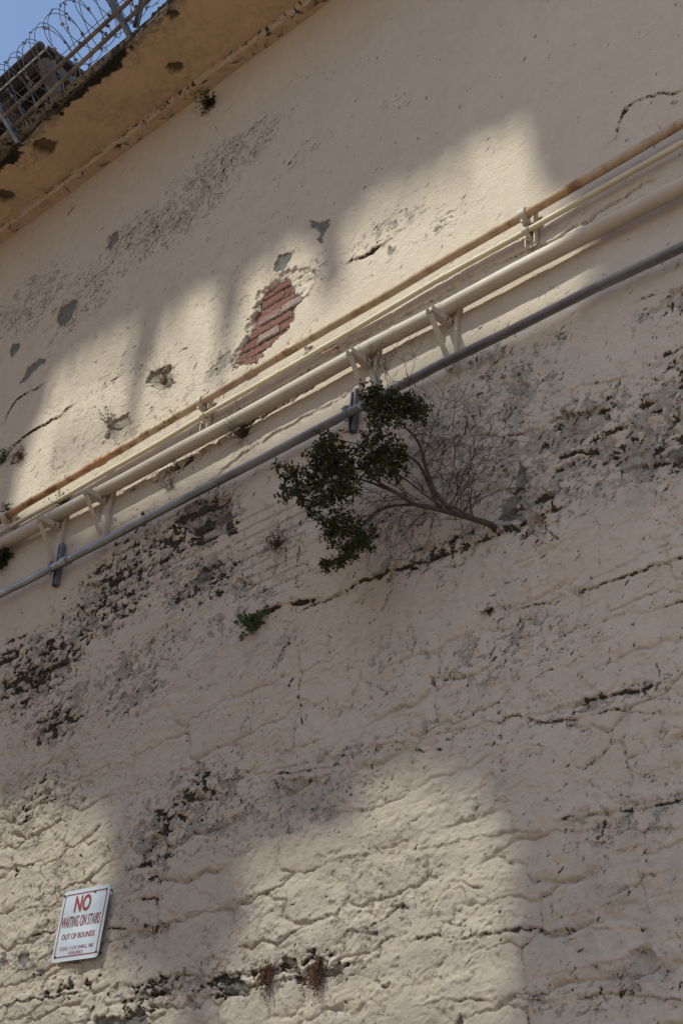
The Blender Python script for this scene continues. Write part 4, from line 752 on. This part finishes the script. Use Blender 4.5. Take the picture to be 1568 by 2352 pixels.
tuft('leafy_weed', 1125, 1408, 'tiny round dark weed alone in the middle of the wall', 'weed', M_bark, 16, .035, .0014, leaves=8, leafmat=M_leaf, spread=1.0, up=.2, seed=15, leafL=.012, leafW=.004)
tuft('dry_red_weed', 622, 2218, 'rusty brown hanging weed below the dark holes, left one of two', 'dry plant', M_red, 44, .17, .0015, spread=.30, down=.9, up=-.8, leaves=10, leafmat=M_red, seed=16, leafL=.012, leafW=.005)
tuft('dry_red_weed', 735, 2205, 'rusty brown hanging weed below the dark holes, right one of two', 'dry plant', M_red, 50, .20, .0015, spread=.35, down=.9, up=-.8, leaves=10, leafmat=M_red, seed=17, leafL=.012, leafW=.005)
tuft('dry_twig_tuft', 880, 860, 'pair of thin bare shoots standing on the grey pipe above the bush', 'dry plant', M_bark, 5, .26, .0014, spread=.35, up=1.3, seed=18)
tuft('dry_twig_tuft', 812, 770, 'wispy dry stems in the gap above the thick pipe, beside broken brick', 'dry plant', M_dry, 16, .12, .001, spread=1.0, up=.6, seed=19)
tuft('leafy_weed', 403, 232, 'tiny sprig rooted on the moulding halfway along the ledge', 'weed', M_green, 8, .04, .0012, leaves=5, leafmat=M_green, seed=20) if False else None

# ---------------------------------------------------------------- fence, razor wire and the roof behind
M_wire = speckled('wire_steel', (0.22,0.225,0.23), (0.12,0.11,0.10), 8, (0.30,0.15,0.08), 10, (.58,.7), .35, .8)
M_rail = speckled('rail_rust', (0.16,0.13,0.11), (0.22,0.15,0.10), 2.5, (0.30,0.26,0.21), 5, (.5,.62), .7, .2)
def fence():
    e = empty('walkway_fence', tuple(at(58, 266, .74)), 'rusty two rail pipe fence leaning out from the walkway edge', 'fence')
    o1, o2 = .82, .74
    for pts, off, r, jn in (([(0,275),(151,137),(297,2)], o1, .019, 0), ([(58,266),(192,139),(340,0)], o2, .019, 0)):
        P = [at(x, y, off) for x, y in pts]; P = [P[0]-_n(P[1]-P[0])*8]+P+[P[-1]+_n(P[-1]-P[-2])*12]
        MB().tube(densify(P, 1.0, .004, 3), r, 12).build('rail', M_rail, e, True)
    for (x0,y0),(x1,y1) in (((250,-6),(292,76)),((331,-30),(312,50)),((-12,240),(33,315))):
        a = at(x0, y0, .90); b = at(x1, y1, .72); MB().bar(a-(b-a)*.1, b+(b-a)*.15, .034, .010).build('post', M_galv, e)
        # the other leg of the angle iron
        MB().bar(a-(b-a)*.1+np.array((.02,.018,0)), b+(b-a)*.15+np.array((.02,.018,0)), .012, .04).build('post_flange', M_galv, e)
fence()
def coil():
    c0 = at(0, 253, .84); c1 = at(300, -47, .84); d = _n(c1-c0); L = np.linalg.norm(c1-c0); e = empty('razor_wire', tuple(c0), 'looped coil of razor wire along the walkway fence against blue sky', 'razor wire')
    rr = np.random.default_rng(9); m = MB(); bb = MB(); r = .27; pitch = .185; n0 = -10; n1 = int(L/pitch)+14; P = []
    up = np.array((0,0,1.)); out = _n(np.cross(d, up)); up2 = np.cross(out, d)
    N = 30
    for i in range((n1-n0)*N):
        t = n0+i/N; a = 2*math.pi*t; lean = .09*math.cos(a); w1 = 1+.05*math.sin(t*1.7)+.03*math.sin(t*3.1)
        P.append(c0+d*(t*pitch+lean)+out*math.cos(a)*r*w1*.95+up2*math.sin(a)*r*w1)
    m.tube(P, .0036, 5, False); m.build('wire_loops', M_wire, e, True)
    # second strand wound the other way (concertina)
    P2 = []
    for i in range((n1-n0)*N):
        t = n0+i/N; a = -2*math.pi*t+1.0; w1 = 1+.05*math.sin(t*1.3+2); P2.append(c0+d*(t*pitch+.07*math.sin(a))+out*math.cos(a)*r*.96*w1+up2*math.sin(a)*r*w1*.84)
    m = MB(); m.tube(P2, .0036, 5, False); m.build('wire_loops', M_wire, e, True)
    for Q in (P, P2):
        for i in range(0, len(Q)-1, 4):
            t = _n(Q[i+1]-Q[i]); s_ = _n(np.cross(t, rr.normal(0,1,3))); 
            for sg in (-1, 1):
                k = len(bb.V); p = Q[i]; bb.V += [tuple(p-t*.012), tuple(p+t*.012), tuple(p+s_*sg*.016+t*.014), tuple(p+s_*sg*.016-t*.014)]; bb.F += [(k,k+1,k+2,k+3)]
    bb.build('barbs', M_wire, e)
    m = MB(); a = at(0, 250, .84); m.tube([at(-60,300,.84), at(0,247,.84), at(150,118,.84), at(260,18,.84), at(330,-40,.84)], .003, 4, False); m.build('tie_wire', M_wire, e)
coil()
def roof_behind():
    e = empty('rooftop_shed', tuple(at(100, 230, -.4)), 'dark timber and concrete rooftop shed behind the fence with rusty gutter', 'shed')
    M_cn = speckled('shed_concrete', (0.15,0.135,0.12), (0.10,0.09,0.08), 1.5, (0.09,0.075,0.06), 4, (.5,.62)); M_dk = speckled('shed_timber', (0.075,0.055,0.045), (0.05,0.04,0.035), 4); M_gt = speckled('gutter_rust', (0.05,0.028,0.024), (0.038,0.024,0.021), 3, (0.08,0.055,0.04), 8, (.5,.6))
    e0 = at(146, 138, -.15); x1 = e0[0]; zt = e0[2]; e1 = at(0, 268, -.15); sl = (e1[2]-e0[2])/(e1[0]-e0[0]); x0 = x1-14
    def zz(x): return zt+sl*(x-x1)
    xr = x1+.75
    MB().add([(x0,.55,ZTOP+.3),(xr,.55,ZTOP+.3),(xr,.55,zt-.1),(x0,.55,zt-.1),(x0,3,ZTOP+.3),(xr,3,ZTOP+.3),(xr,3,zt-.1),(x0,3,zt-.1)], [(0,1,2,3),(1,5,6,2),(4,7,6,5),(0,4,5,1),(3,2,6,7)]).build('wall', M_cn, e)
    m = MB(); m.bar((x0, 1.5, zz(x0)+.03), (x1, 1.5, zt+.03), 3.1, .05, (0,1,0)); m.build('roof', M_dk, e)
    MB().tube([(x0, -.12, zz(x0)), (x1, -.12, zt)], .045, 12).build('gutter', M_gt, e, True)
    MB().tube([(x0, -.02, zz(x0)-.10), (x1-.2, -.02, zt-.10)], .05, 12).build('gutter', M_gt, e, True)
    x = x1-.1
    k = 0
    while x > x0:
        m = MB(); m.bar((x, -.02, zz(x)-.06), (x, .54, zt-.75), .10, .09); m.box((x, .27, zz(x)-.08), .045, .27, .05); m.build('rafter', M_dk if k % 2 else M_cn, e); x -= .62; k += 1
roof_behind()
